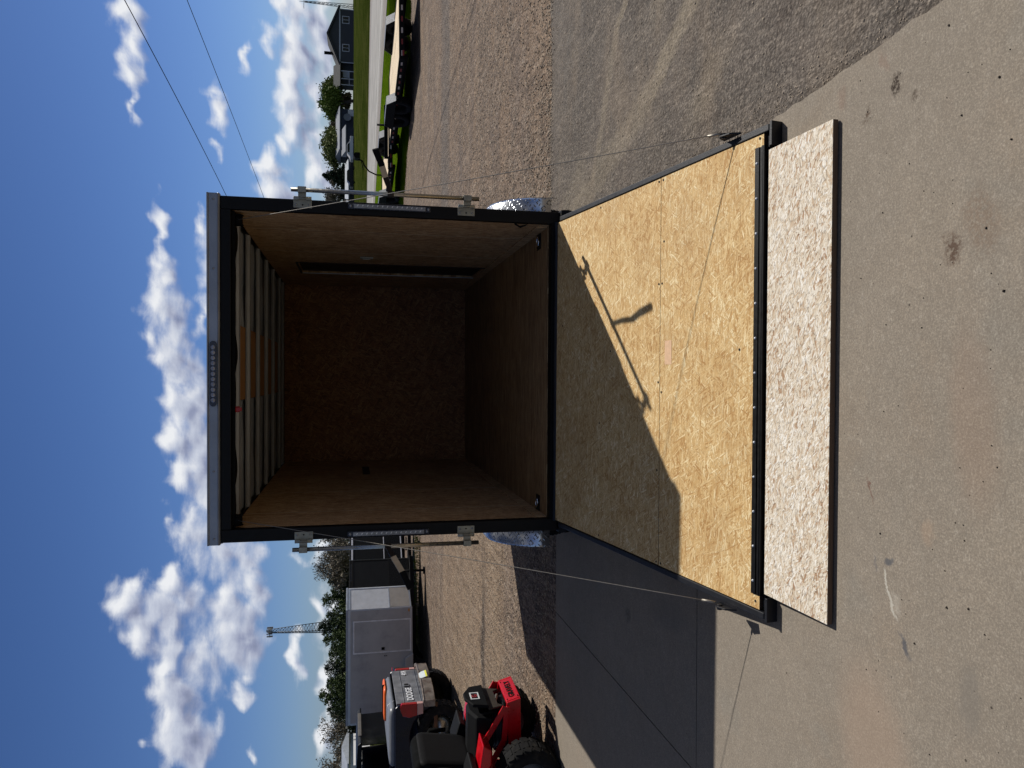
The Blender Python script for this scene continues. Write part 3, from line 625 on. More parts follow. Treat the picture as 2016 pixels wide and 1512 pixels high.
# lock bars with brackets and levers
def lever(mb, s, up, x0, z0):
    q = [(x0, z0), (x0+s*.055, z0+(.012 if up else -.014)), (x0+s*.095, z0+(.028 if up else -.035))]
    return q
for s in (-1, 1):
    xb = s*1.111; up = s > 0
    zt, zb = (2.093, .927) if up else (2.085, .917)
    mb = MB(); mb.cyl((xb, -.065, zb), (xb, -.065, zt), .0135, n=16); bar = rear(mb, 'lock_bar', M_galv)
    for zc in (zt-.065, zb+.075):
        mb = MB(); a, b_ = sorted((s*1.012, s*1.066))
        mb.box(a, b_, -.0095, -.0055, zc-.056, zc+.056); mb.box(*sorted((s*1.058, s*1.074)), -.026, -.0097, zc-.05, zc-.022); mb.box(*sorted((s*1.058, s*1.074)), -.026, -.0097, zc+.022, zc+.05)
        mb.cyl((s*1.072, -.02, zc-.054), (s*1.072, -.02, zc+.054), .009, n=10)
        br = rear(mb, 'bar_bracket', M_zinc, bevel=.0015)
        mb = MB(); mb.box(*sorted((s*1.070, s*1.098)), -.058, -.052, zc-.024, zc+.024); mb.box(*sorted((s*1.070, s*1.076)), -.0515, -.022, zc-.024, zc+.024)
        mb.box(*sorted((s*1.094, s*1.129)), -.083, -.0788, zc-.025, zc+.025); mb.box(*sorted((s*1.125, s*1.1292)), -.0785, -.055, zc-.025, zc+.025); mb.box(*sorted((s*1.094, s*1.0975)), -.0785, -.0585, zc-.025, zc+.025)
        mb.build('clip', M_zinc, br, .001)
        for dz in (-.04, .04):
            mb = MB(); mb.lathe([(0, -.006), (.006, -.005), (.0075, 0)], (s*1.030, -.0095, zc+dz), 'y', 6); mb.build('bolt', M_bolt, br)
        mb = MB(); mb.lathe([(0, -.0015), (.005, -.001), (.005, 0)], (s*1.030, -.0098, zc), 'y', 12); mb.build('bolt_hole', M_hole, br)
    P_ = [(1.113, -.066, 1.490), (1.150, -.15, 1.508), (1.178, -.235, 1.530), (1.232, -.288, 1.553), (1.302, -.372, 1.595)] if up else [(-1.113, -.066, 1.500), (-1.130, -.15, 1.488), (-1.142, -.225, 1.474), (-1.218, -.30, 1.424), (-1.300, -.372, 1.380)]
    def bar3(mb, p, q, w_, th):
        p, q = Vector(p), Vector(q); d = (q-p); l_ = d.length; d.normalize(); sd_ = d.cross(Vector((0, 0, 1))).normalized(); up_ = sd_.cross(d)
        m = Matrix(((d.x, up_.x, sd_.x, p.x), (d.y, up_.y, sd_.y, p.y), (d.z, up_.z, sd_.z, p.z), (0, 0, 0, 1)))
        mb.box(-.002, l_+.002, -w_/2, w_/2, -th/2, th/2, 0, m)
    mb = MB(); bar3(mb, P_[0], P_[1], .030, .008); bar3(mb, P_[1], P_[2], .034, .009); mb.cyl((xb, -.065, P_[0][2]-.02), (xb, -.065, P_[0][2]+.02), .018, n=12)
    lv = rear(mb, 'lever', M_dbrown, bevel=.001)
    mb = MB(); bar3(mb, P_[2], P_[3], .034, .010); mb.build('tape', M_tan, lv)
    mb = MB(); bar3(mb, P_[3], P_[4], .037, .016); mb.build('grip', M_blackmatte, lv, .003)
# spring housings and cables
for s in (-1, 1):
    mb = MB(); mb.cyl((s*.91, .075, 2.425), (s*.965, .075, 2.425), .030, n=20); mb.cyl((s*.905, .075, 2.425), (s*.91, .075, 2.425), .036, n=20); mb.cyl((s*.965, .075, 2.425), (s*.97, .075, 2.425), .036, n=20)
    mb.box(*sorted((s*.915, s*.975)), .062, .09, 2.43, 2.4515)
    mb.build('cable_drum', M_blackmatte, T)
# ramp --------------------------------------------------------------
EU = Vector((1, RZ, 0)).normalized(); EV = Vector((0, -.9866, -.1633)).normalized(); EN = EU.cross(EV)*-1
EN = EN if EN.z > 0 else -EN
RM = Matrix(((EU.x, EV.x, EN.x, 0), (EU.y, EV.y, EN.y, -.045), (EU.z, EV.z, EN.z, .400), (0, 0, 0, 1)))
LR = 2.045
def rp(mb, name, mats, bevel=0): return mb.build(name, mats, ramp, bevel)
mb = MB(); mb.box(.988, 1.016, .06, 2.078, -.048, .006); mb.box(-1.016, -.988, .06, 2.078, -.048, .006)
mb.box(-.987, .987, 2.052, 2.062, -.05, -.014)
for v in (.3, .8, 1.25, 1.6): mb.box(-.985, .985, v, v+.03, -.05, -.0195)
ramp = mb.build('ramp_door', M_dkmetal, T, .003); ramp.matrix_local = RM
mb = MB(); mb.box(-.984, .984, .004, 1.268, -.019, 0); mb.box(-.985, .985, 1.2705, LR, -.019, .0005); rp(mb, 'ramp_panel', M_osb_ramp, .001)
for a_, b_ in ((.925, 1.024), (-1.024, -.925)):
    mb = MB(); mb.box(a_, b_, 2.083, 2.098, -.06, .006); rp(mb, 'end_plate', M_dkmetal, .002)
mb = MB(); mb.box(-.925, .935, 1.998, 2.024, .001, .008); mb.box(-.925, .935, 2.024, 2.046, .0012, .004); mb.box(-.925, .935, 2.0465, 2.058, -.008, .010)
mb.cyl((-.925, 2.047, .006), (.935, 2.047, .006), .007, n=8)
hg = rp(mb, 'hinge_strip', M_black, .0008)
for k in range(13):
    mb = MB(); mb.lathe([(0, .005), (.004, .004), (.0055, 0)], (-.87+k*.145, 2.011, .008), 'z', 10); rp(mb, 'rivet', M_string)
for u_, v_ in [(.97, 1.25), (.97, 1.29), (-.97, 1.25), (-.97, 1.29), (.45, 1.255), (.45, 1.285), (-.05, 1.255), (-.1, 1.285), (-.5, 1.25), (.92, 2.0), (-.955, 2.02), (.975, .02), (-.975, .02), (.972, 2.02), (.965, .62), (-.962, .62), (.3, .1), (-.3, .62), (.1, 1.9), (.66, 1.3), (.12, .75)]:
    mb = MB(); mb.cyl((u_, v_, .0012), (u_, v_, .0018), .006, n=8); rp(mb, 'screw_hole', M_hole)
mb = MB(); mb.box(.985, .9875, 1.2685, 1.2702, -.01, 0); mb.add([(-.984, 1.2686, .0012), (.984, 1.2686, .0012), (.984, 1.2697, .0012), (-.984, 1.2697, .0012)], [(0, 1, 2, 3)]); rp(mb, 'panel_joint', M_hole)
mb = MB(); mb.box(.04, .16, 1.315, 1.375, .0008, .0014); rp(mb, 'wood_chip', simple('pale_flake', C(214, 176, 140), .7, 0, .08, 40))
for s in (-1, 1):
    mb = MB(); mb.prism([(1.78, .0), (1.90, .0), (1.875, .045), (1.83, .055), (1.805, .045)], 'x', *sorted((s*1.026, s*1.034))); mb.cyl((s*1.02, 1.825, .035), (s*1.045, 1.825, .035), .012, n=10)
    rp(mb, 'cable_bracket', M_dkmetal, .002)
CB = {1: RM @ Vector((1.03, 1.815, .045)), -1: RM @ Vector((-1.03, 1.815, .045))}
for s in (-1, 1):
    a = Vector((s*.935, .05, 2.42)); b_ = CB[s]
    mb = MB(); pts = []
    for i in range(13):
        t = i/12; p = a.lerp(b_, t); p.z -= .02*math.sin(PI*t); pts.append(p)
    mb.tube(pts, .0021, 6); mb.tube([pts[-2].lerp(pts[-1], .75), pts[-1]], .0065, 6)
    mb.build('ramp_cable', M_cable, T)
# flap
f0 = RM @ Vector((0, 2.062, -.006))
FV = Vector((0, -.9985, -.054)).normalized(); FN = EU.cross(FV); FN = FN if FN.z > 0 else -FN
FM = Matrix(((EU.x, FV.x, FN.x, f0.x), (EU.y, FV.y, FN.y, f0.y), (EU.z, FV.z, FN.z, f0.z), (0, 0, 0, 1)))
mb = MB(); mb.box(-.912, .912, .010, .405, -.019, .004); o = mb.build('ramp_flap', M_osb_flap, ramp, .0015); o.matrix_local = RM.inverted() @ FM
o['label'] = 'whitish plywood flap hinged along the lower edge of the ramp'
# D rings
for s in (-1, 1):
    mb = MB(); mb.box(s*.92-.055, s*.92+.055, .245, .345, ZF+.0005, ZF+.006); dr = mb.build('tie_down_plate', M_black, T, .002)
    mb = MB(); pts = [(s*.92+.032*math.cos(a), .295+.026*math.sin(a), ZF+.012) for a in [2*PI*i/16 for i in range(17)]]; mb.tube(pts, .006, 6); mb.build('ring', M_chrome, dr)
mb = MB(); mb.prism([(.955, 2.5e-3)]+[(.985-.022*math.cos(a), .045*math.sin(a)) for a in [-PI/2+PI*i/8 for i in range(9)]], 'y', .0, .03)
o = mb.build('rubber_bumper', M_blackmatte, T); o.location = (0, .0, .63); o.rotation_euler = (0, 0, RZ)
# fenders
ctr, zc, rr = 1.05, .26, .42
prof = [(ctr-rr*math.cos(a), zc+rr*math.sin(a)) for a in [PI/2*i/8 for i in range(9)]]+[(2.3, zc+rr), (2.42, zc+rr-.03), (2.62, .46), (2.74, .26)]
for s in (-1, 1):
    vs = []; fs = []
    for (y, z) in prof: vs += [(s*1.067, y, z), (s*1.300, y, z), (s*1.318, y, z-.010), (s*1.318, y, z-.045)]
    for i in range(len(prof)-1):
        for k in range(3): a = i*4+k; fs.append((a, a+1, a+5, a+4))
    mb = MB(); mb.add(vs, fs, 0, True); o = mb.build('fender', M_diamond, T)
    md = o.modifiers.new('thick', 'SOLIDIFY'); md.thickness = .004; md.offset = -1
def wheel(name, c, r, wd, parent, side=1, rim=M_zinc, tread=0.012, n=44, blocks=True):
    """a tyre with tread blocks and a dished rim; axis along y"""
    x, y, z = c; w = MB(); h = wd/2
    w.lathe([(r*.58, -h*.8), (r*.75, -h), (r*.93, -h*.93), (r*.985, -h*.7), (r*.985, h*.7), (r*.93, h*.93), (r*.75, h), (r*.58, h*.8), (r*.56, 0)], (x, y, z), 'y', 36)
    if blocks:
        for k in range(n):
            t = 2*PI*k/n
            for j, (ya, yb) in enumerate([(-h*.92, -h*.42), (-h*.36, h*.30), (h*.36, h*.92)]):
                tt = t+(j % 2)*PI/n; m = Matrix.Translation((x, y, z)) @ Matrix.Rotation(-tt, 4, 'Y') @ Matrix.Rotation(.35*(j-1), 4, 'X')
                w.box(r*.93, r*1.0+(.0 if abs(ya) < h*.8 else -.01*r), ya, yb, -PI*r/n*.72, PI*r/n*.72, 0, m)
    ty = w.build(name, M_rubber, parent, 0)
    w = MB(); w.lathe([(r*.60, -h*.8), (r*.57, -h*.4), (r*.50, side*-h*.1), (r*.25, side*-h*.25), (r*.18, side*-h*.5), (0, side*-h*.5)], (x, y, z), 'y', 24)
    w.lathe([(r*.60, h*.8), (r*.57, h*.4), (r*.50, side*-h*.1)], (x, y, z), 'y', 24)
    w.build('rim', rim, ty); return ty
def xwheel(c, r, wd, parent, side=1, rim=M_zinc, **k):
    x, y, z = c; o = wheel('tyre', (0, 0, 0), r, wd, parent, side, rim, **k); o.location = (x, y, z); o.rotation_euler = (0, 0, -PI/2*0+PI/2); return o
for s in (-1, 1):
    for y in (1.15, 1.95): xwheel((s*1.19, y, .325), .325, .205, T, s)
mb = MB(); mb.box(-.9, .9, .3, 4.5, .27, .31); mb.box(-.95, -.85, .07, 4.6, .285, .368); mb.box(.85, .95, .07, 4.6, .285, .368)
for y in (1.15, 1.95): mb.cyl((-1.1, y, .30), (1.1, y, .30), .035)
mb.prism([(-.5, 4.4), (.5, 4.4), (.06, 5.7), (-.06, 5.7)], 'z', .29, .367)
mb.build('chassis', M_black, T)
mb = MB(); mb.cyl((0, 5.5, .01), (0, 5.5, .95), .03); mb.cyl((0, 5.5, .009), (0, 5.5, .02), .09); mb.build('jack', M_black, T)

# ================================================================== FLATBED TRAILERS (right)
M_deck = None
def m_deck():
    m, t, b, oc, wp = new_mat('deck_planks')
    x, y, z = t.sep(oc); pl = t.math('MULTIPLY', x, 1/.14); f = t.math('FRACT', t.math('ADD', pl, 50)); idn = t.math('FLOOR', t.math('ADD', pl, 50))
    n = t.noise(t.comb(t.math('MULTIPLY', idn, 3.7), t.math('MULTIPLY', y, .8), 0), 1.5, 3); g_ = t.noise(t.mapping(oc, scale=(30, 1.5, 1)), 2, 4)
    c = t.ramp(t.math('ADD', t.math('MULTIPLY', n, .6), t.math('MULTIPLY', g_, .4)), [(.3, C(196, 172, 138)), (.5, C(216, 196, 164)), (.7, C(230, 214, 186))])
    c = t.mix(t.math('MAXIMUM', t.rng(f, 0, .05, 1, 0), t.rng(f, .95, 1, 0, 1)), c, C(120, 100, 78))
    t.set(b.inputs['Base Color'], c); b.inputs['Roughness'].default_value = .8; return m
M_deck = m_deck()
M_tapew = simple('white_marker', C(196, 186, 176), .5, 0, .05, 30); M_taper = simple('red_marker', C(120, 24, 24), .5, 0, .05, 30)
M_fendtop = simple('tread_plate_dull', C(84, 88, 96), .5, .3, .5, 26)
def flatbed(loc, rz, Lg, W, label, gate=False, axle=2.9):
    """local: x across, y along; the corner nearest the camera is the origin"""
    t = thing('flatbed_trailer', label, 'flatbed trailer', loc, rz, 'flatbed trailers along the grass edge'); h = .52
    mb = MB(); mb.box(.06, W-.06, .05, Lg, h-.04, h); mb.build('deck', M_deck, t)
    mb = MB(); mb.box(0, .06, 0, Lg, h-.14, h+.015); mb.box(W-.06, W, 0, Lg, h-.14, h+.015); mb.box(.0601, W-.0601, 0, .05, h-.13, h+.012); mb.box(.0601, W-.0601, Lg-.06, Lg, h-.13, h+.03)
    for k in range(9): mb.box(.061, W-.061, .4+k*(Lg-.8)/8, .45+k*(Lg-.8)/8, h-.12, h-.041)
    mb.box(.25, .33, .3, Lg, h-.24, h-.125); mb.box(W-.33, W-.25, .3, Lg, h-.24, h-.125)
    mb.prism([(.3, Lg), (W-.3, Lg), (W/2+.05, Lg+1.3), (W/2-.05, Lg+1.3)], 'z', h-.2, h-.1); mb.build('frame', M_blackmatte, t)
    mb = MB(); mb.cyl((W/2, Lg+1.1, .02), (W/2, Lg+1.1, .9), .035); mb.build('jack', M_blackmatte, t)
    mb = MB(); mr = 0
    for k in range(int(Lg/.32)):
        mb.box(-.004, -.0005, .15+k*.32, .15+k*.32+.15, h-.09, h-.045, k % 2)
    for k in range(int(W/.32)): mb.box(.1+k*.32, .25+k*.32, -.004, -.0005, h-.09, h-.045, k % 2)
    mb.build('reflective_strip', [M_tapew, M_taper], t)
    for sx, xo in ((-1, -.16), (1, W-.10)):
        mb = MB(); y0 = axle-.95; y1 = axle+.95; prof = [(y0, h-.02), (y0+.28, h+.24), (y1-.28, h+.24), (y1, h-.02)]
        for (a, b_), (c, d) in zip(prof[:-1], prof[1:]):
            l_ = math.hypot(c-a, d-b_); ny, nz_ = -(d-b_)/l_*.008, (c-a)/l_*.008
            mb.prism([(a, b_), (c, d), (c+ny, d+nz_), (a+ny, b_+nz_)], 'x', xo, xo+.26, 0)
        f = mb.build('fender', M_fendtop, t)
        mb = MB(); xx = xo if sx < 0 else xo+.2525; mb.prism([(y0+.012, h-.02), (y0+.285, h+.235), (y1-.285, h+.235), (y1-.012, h-.02)], 'x', xx+.001, xx+.006); mb.build('fender_side', M_blackmatte, f)
        for dy in (-.44, .44): o = wheel('tyre', (0, 0, 0), .38, .22, t, -sx, M_blackmatte, n=24); o.location = (xo+.13, axle+dy, .38); o.rotation_euler = (0, 0, PI/2)
    for x0 in (.1, W-.25):
        mb = MB(); mb.box(x0, x0+.15, -.02, -.005, .40, .45); mb.build('tail_light', M_taper, t)
    if gate:
        mb = MB(); mb.box(.45, W+.15, .10, .16, h+.02, h+.15); mb.box(.45, .52, .1, .5, h+.002, h+.02); mb.box(.08, .45, .1, .16, h+.002, h+.03); mb.build('folded_ramp', M_blackmatte, t)
    return t
flatbed((8.29, 15.25, 0), math.atan(.13), 5.3, 2.40, 'black flatbed trailer with pale wood deck, nearest of the row by the grass')
flatbed((6.95, 21.1, 0), math.atan(.13), 5.6, 2.2, 'middle flatbed trailer, partly hidden behind the nearest one, black ramp folded on deck', True)
flatbed((5.0, 27.5, 0), math.atan(.13), 4.6, 2.1, 'farthest flatbed trailer, just right of the open cargo trailer', True)

# mailbox by the road
mbx = thing('mailbox', 'black mailbox on a bent post beside the road', 'mailbox', (9.62, 32.07, .25))
mb = MB(); mb.tube([(0, 0, -.35), (.0, 0, .35), (.15, 0, .7), (.42, 0, .92), (.62, 0, 1.0), (.75, 0, 1.32)], .035, 8); mb.build('post', M_blackmatte, mbx)
mb = MB(); mb.prism([(-.13, 1.0), (.13, 1.0), (.13, 1.18)]+[(.13*math.cos(a), 1.18+.12*math.sin(a)) for a in [PI*i/8 for i in range(1, 8)]]+[(-.13, 1.18)], 'y', -.25, .25)
o = mb.build('box', M_blackmatte, mbx); o.location = (.82, 0, .12)
mb = MB(); mb.rbox((.45, 0, 1.02), (.5, .04, .04), ry=-.2); mb.build('arm', M_blackmatte, mbx)

# ================================================================== ENCLOSED TRAILERS (left)
M_silver = simple('silver_panel', C(168, 166, 163), .55, .05, .05, 3, dirt=(C(110, 112, 112), .3))
M_nosegrey = simple('nose_panel', C(176, 178, 182), .4, .2, .06, 5, dirt=(C(180, 186, 194), .4))
M_stone = simple('stone_guard', C(170, 160, 146), .45, .5, .08, 9)
M_white = simple('white_trim', C(215, 216, 220), .4, .1, .04, 9)
M_blackgloss = simple('black_gloss', C(6, 7, 8), .45, 0, .15, 5, spec=.2)
def enclosed(loc, rz, Lg, W, z0, z1, nose, body, nosem, trim, label, door=False):
    t = thing('enclosed_trailer', label, 'enclosed trailer', loc, rz, 'enclosed trailers parked at the left')
    mb = MB(); mb.prism([(0, 0), (Lg, 0), (Lg, W), (0, W)], 'z', z0, z1); mb.build('body', body, t, .006)
    mb = MB(); mb.prism([(Lg+.0005, .004), (Lg+nose, W/2-.12), (Lg+nose, W/2+.12), (Lg+.0005, W-.004)], 'z', z0+.012, z1-.004); mb.build('nose', nosem, t, .006)
    mb = MB(); mb.prism([(-.01, -.012), (Lg, -.012), (Lg+nose+.01, W/2-.12), (Lg+nose+.01, W/2+.12), (Lg, W+.012), (-.01, W+.012)], 'z', z1, z1+.045); mb.build('roof', M_alu_dull if door else M_blackgloss, t, .004)
    mb = MB(); mb.box(-.004, Lg, -.008, -.0005, z1-.055, z1); mb.box(-.004, Lg, -.008, -.0005, z0, z0+.05); mb.box(-.012, .03, -.007, -.0006, z0+.051, z1-.056); mb.box(Lg-.03, Lg+.004, -.007, -.0006, z0+.051, z1-.056)
    dx, dy = nose, W/2-.12; l_ = math.hypot(dx, dy); m = Matrix.Translation((Lg, 0, 0)) @ Matrix.Rotation(math.atan2(dy, dx), 4, 'Z')
    mb.box(.004, l_, -.008, -.0005, z1-.05, z1-.005, 0, m); mb.box(.004, l_, -.008, -.0005, z0+.02, z0+.05, 0, m); mb.box(l_-.025, l_+.004, -.0085, -.0006, z0+.051, z1-.051, 0, m); mb.box(.004, l_-.026, -.009, -.0006, z0+.50, z0+.52, 0, m)
    mb.build('trim', trim, t)
    mb = MB()
    for k in range(26): mb.box(.03, l_-.03, -.006, -.0005, z0+.055+k*.017, z0+.055+k*.017+.010, 0, m)
    mb.build('stone_guard', M_stone if door else M_blackgloss, t)
    mb = MB(); mb.prism([(Lg-.1, .3), (Lg+nose+.7, W/2-.04), (Lg+nose+.7, W/2+.04), (Lg-.1, W-.3)], 'z', z0-.08, z0-.001); mb.box(.1, Lg, .15, .25, z0-.09, z0-.001); mb.box(.1, Lg, W-.25, W-.15, z0-.09, z0-.001); mb.build('tongue', M_blackmatte, t)
    mb = MB(); mb.cyl((Lg+nose+.35, W/2, .0), (Lg+nose+.35, W/2, .62), .028); mb.cyl((Lg+nose+.35, W/2, .0), (Lg+nose+.35, W/2, .03), .09); mb.cyl((Lg+nose+.2, W/2-.1, .35), (Lg+nose+.55, W/2-.1, .35), .02); mb.build('jack', M_blackmatte, t)
    for ya, sd_ in ((.14, 1), (W-.14, -1)):
        wheel('tyre', (Lg*.42, ya, .27), .27, .17, t, sd_, M_zinc, blocks=False)
    mb = MB(); mb.prism([(Lg*.42-.42, z0), (Lg*.42-.32, z0+.18), (Lg*.42+.32, z0+.18), (Lg*.42+.42, z0)], 'y', -.17, -.0095); mb.build('fender', body, t, .01)
    return t
gt = enclosed((-7.74, 12.2, 0), math.radians(10), 2.46, 1.5, .36, 1.80, .40, M_silver, M_nosegrey, M_alu, 'silver grey enclosed trailer with a side door, behind the old pickup', True)
# side door with raised frame
mb = MB(); dx0, dx1, dz0, dz1 = 1.52, 2.18, .42, 1.66
mb.box(dx0, dx1, -.012, -.0095, dz0, dz1)
dr = mb.build('door', M_silver, gt, .003)
mb = MB(); mb.box(dx0-.03, dx0, -.02, -.0085, dz0-.03, dz1+.03); mb.box(dx1, dx1+.03, -.02, -.0085, dz0-.03, dz1+.03); mb.box(dx0+.0005, dx1-.0005, -.02, -.0085, dz1, dz1+.03); mb.box(dx0+.0005, dx1-.0005, -.02, -.0085, dz0-.03, dz0); mb.build('door_frame', simple('door_moulding', C(214, 214, 214), .4, .1), dr, .002)
mb = MB(); mb.box(dx0+.03, dx0+.09, -.022, -.0125, .99, 1.06); mb.build('handle', M_blackmatte, dr, .003)
mb = MB(); mb.cyl((dx0-.10, -.009, .985), (dx0-.10, -.016, .985), .014); mb.cyl((dx0-.10, -.009, .945), (dx0-.10, -.016, .945), .012); mb.build('lock', M_dkmetal, gt)
mb = MB(); mb.box(2.36, 2.42, -.014, -.0085, .42, .45); mb.build('side_marker', simple('amber_lens', C(196, 130, 20), .3), gt)
enclosed((-8.3, 13.55, 0), math.radians(9), 3.12, 1.5, .30, 1.74, .62, M_blackgloss, M_blackgloss, M_blackmatte, 'black enclosed trailer just behind the nose of the silver one')
enclosed((-8.6, 15.7, 0), math.radians(7), 3.5, 1.7, .34, 1.74, .75, M_blackgloss, M_blackgloss, M_white, 'black enclosed trailer with white edge trim, next to the open cargo trailer')

# ================================================================== PICKUP
M_navy = simple('navy_paint', C(9, 12, 30), .3, 0, .12, 3, spec=.3, dirt=(C(24, 22, 22), .5))
M_dirty = simple('dirty_tailgate', C(104, 105, 108), .55, .1, .2, 5, .2, 60, dirt=(C(52, 56, 70), .7))
M_bumper = simple('worn_bumper', C(128, 118, 108), .45, .5, .2, 9, .4, 30, dirt=(C(74, 48, 34), .8))
M_tail = simple('tail_lamp_red', C(150, 6, 24), .15, 0, .1, 8)
M_tailclear = simple('tail_lamp_clear', C(190, 150, 144), .2, 0, .05, 9)
M_rust = simple('rusty_rocker', C(92, 62, 40), .9, 0, .3, 20)
M_glass = simple('dark_glass', C(8, 10, 11), .12, 0, .1, 3, spec=.35)
M_orange = simple('orange_plastic', C(232, 100, 22), .4, 0, .06, 6)
M_plastw = simple('pale_grey_plastic', C(112, 115, 120), .4, 0, .08, 6)
M_letter = simple('white_lettering', C(216, 218, 220), .5, 0, .05, 20)
pk = thing('pickup_truck', 'old navy pickup with a dirty grey tailgate and bent rear bumper', 'pickup truck', (-5.12, 6.9, .0), math.radians(3))
W = 1.72; pk.scale = (1, 1, .93); pk.location.z = -.02
mb = MB()   # bed sides with a rounded shoulder, wheel arches
for y0, y1 in ((0, .06), (W-.06, W)):
    arch = [(-.52+.46*math.cos(a), .46+.46*math.sin(a)) for a in [PI*i/12 for i in range(13)]]
    mb.prism([(-.01, .50), (-.01, 1.12), (-.05, 1.165), (-2.05, 1.165), (-2.05, .46)]+[(x, max(z, .46)) for x, z in arch[::-1]], 'y', y0, y1)
mb.box(-2.05, -.06, .0605, W-.0605, .70, .74); mb.box(-2.05, -2.0, .0605, W-.0605, .7405, 1.15)
mb.build('bed', M_navy, pk, .018)
mb = MB(); mb.box(-2.0, .006, -.012, .0, .46, .52); mb.build('rocker_edge', M_rust, pk, .01)
mb = MB(); mb.box(-.045, .0, .075, W-.075, .60, 1.135); mb.box(.0005, .010, .1, W-.1, 1.00, 1.012); mb.box(.0005, .010, .1, W-.1, .72, .732)
tg = mb.build('tailgate', M_dirty, pk, .006)
mb = MB(); mb.box(.0105, .02, W/2-.07, W/2+.05, .87, .97); mb.box(.0202, .03, W/2-.035, W/2+.015, .885, .955, 1); mb.build('tailgate_handle', [M_plastw, M_hole], tg, .002)
text_mesh('tailgate_lettering', 'DODGE', .15, M_letter, tg, frame_m((.012, .43, .89), (0, 1, 0), (0, 0, 1)), .003, 1.05)
text_mesh('drive_lettering', '4X4', .13, M_letter, tg, frame_m((.012, 1.45, .915), (0, 1, 0), (0, 0, 1)), .003)
for ys_ in ((-.014, .078), (W-.078, W+.014)):
    mb = MB(); mb.prism([(.012, .80), (.012, 1.06), (-.05, 1.09), (-.17, 1.04), (-.20, .93), (-.17, .80)], 'y', *ys_); l1 = mb.build('tail_lamp', M_tail, pk, .01)
    mb = MB(); mb.prism([(.013, .70), (.013, .798), (-.165, .798), (-.15, .70)], 'y', ys_[0]+.001, ys_[1]-.001); mb.build('reverse_lens', M_tailclear, l1, .005)
mb = MB()   # bent step bumper
pts = [(.06, -.05), (.15, .25), (.18, .62), (.10, .80), (.18, .98), (.16, 1.45), (.04, W+.08)]
inner = [(x-.10, y) for x, y in pts[::-1]]
mb.prism(pts+inner, 'z', .50, .68); mb.prism([(x+.012, y) for x, y in pts]+[(x-.05, y) for x, y in pts[::-1]], 'z', .6805, .70); bp = mb.build('rear_bumper', M_bumper, pk, .02)
mb = MB(); mb.rbox((.175, .82, .63), (.008, .30, .13), ry=-.25); pl = mb.build('licence_plate', simple('plate_white', C(206, 214, 214), .5, 0, .05, 9), bp)
mb = MB(); mb.rbox((.19, .82, .573), (.008, .30, .03), ry=-.25); mb.build('plate_sticker', simple('plate_yellow', C(214, 212, 60), .5), bp)
for ya, s in ((.10, 1), (W-.10, -1)):
    wheel('tyre', (-.42, ya, .39), .39, .26, pk, s, M_galv, n=26); wheel('tyre', (-3.75, ya, .39), .39, .26, pk, s, M_galv, n=26)
mb = MB()   # cab
mb.prism([(-2.10, .46), (-2.10, 1.16), (-2.16, 1.18), (-2.28, 1.66), (-3.0, 1.70), (-3.62, 1.20), (-4.75, 1.08), (-4.9, .9), (-4.9, .46), (-4.2, .46), (-4.1, .78), (-3.4, .78), (-3.3, .46)], 'y', .02, W-.02)
mb.build('cab', M_navy, pk, .03)
for yy in (.012, W-.0195):
    mb = MB(); mb.prism([(-2.24, 1.22), (-2.33, 1.60), (-2.95, 1.63), (-3.45, 1.22)], 'y', yy, yy+.0075); mb.build('cab_window', M_glass, pk)
mb = MB(); mb.box(-4.6, -.1, .3, .42, .42, .56); mb.box(-4.6, -.1, W-.42, W-.3, .42, .56); mb.cyl((-.42, .1, .39), (-.42, W-.1, .39), .05); mb.rbox((.12, .86, .47), (.16, .06, .06)); mb.build('chassis', M_blackmatte, pk)
# plastic shell lying in the bed
sh = thing('plastic_shell', 'orange and pale grey moulded plastic shell lying across the pickup bed', 'plastic shell', (-5.37, 6.98, 1.035), math.radians(3))
def lozenge(x0, x1, y0, y1, z0, z1, r=.08, n=5):
    mb = MB(); rings = []
    for (k, zz) in ((0, z0), (0, z0+(z1-z0)*.5), (.3, z0+(z1-z0)*.85), (1.0, z1)):
        ins = r*k; ring = []
        for cx_, cy_, a0 in ((x1-r-ins*.0, y1-r, 0), (x0+r, y1-r, PI/2), (x0+r, y0+r, PI), (x1-r, y0+r, 3*PI/2)):
            for i in range(n+1):
                a = a0+PI/2*i/n; rr_ = r*(1-k*.7); ring.append((cx_-(r*.3*k)*math.copysign(1, cx_-(x0+x1)/2)+rr_*math.cos(a), cy_-(r*.3*k)*math.copysign(1, cy_-(y0+y1)/2)+rr_*math.sin(a), zz))
        rings.append(ring)
    m_ = len(rings[0]); vs = [p for q in rings for p in q]; fs = []
    for i in range(len(rings)-1):
        for k in range(m_): fs.append((i*m_+k, i*m_+(k+1) % m_, (i+1)*m_+(k+1) % m_, (i+1)*m_+k))
    mb.add(vs, fs, 0, True); mb.add(vs, [tuple(range(m_-1, -1, -1)), tuple(range((len(rings)-1)*m_, len(rings)*m_))]); return mb
lozenge(-.75, .16, .0, 1.62, .02, .12, .12).build('shell', M_plastw, sh)
o = lozenge(-.40, .145, .95, 1.55, .0, .04, .08).build('orange_cover', M_orange, sh); o.location = (0, 0, .121)
mb = MB(); mb.box(-.38, .15, 1.16, 1.185, 0, .06); o = mb.build('strap', M_blackmatte, sh, .01); o.location = (0, 0, .118)
mb = MB(); mb.tube([(.05, .25, 0), (.12, .3, .02), (.17, .34, -.08)], .008, 6); o = mb.build('cord', M_white, sh); o.location = (0, 0, .1)
mb = MB(); mb.box(-.42, -.06, W+.02, W+.30, .80, 1.10); sb_ = mb.build('vehicle_corner_box', M_glass, pk, .03)  # stands for the rear corner of another vehicle, attached to the pickup here
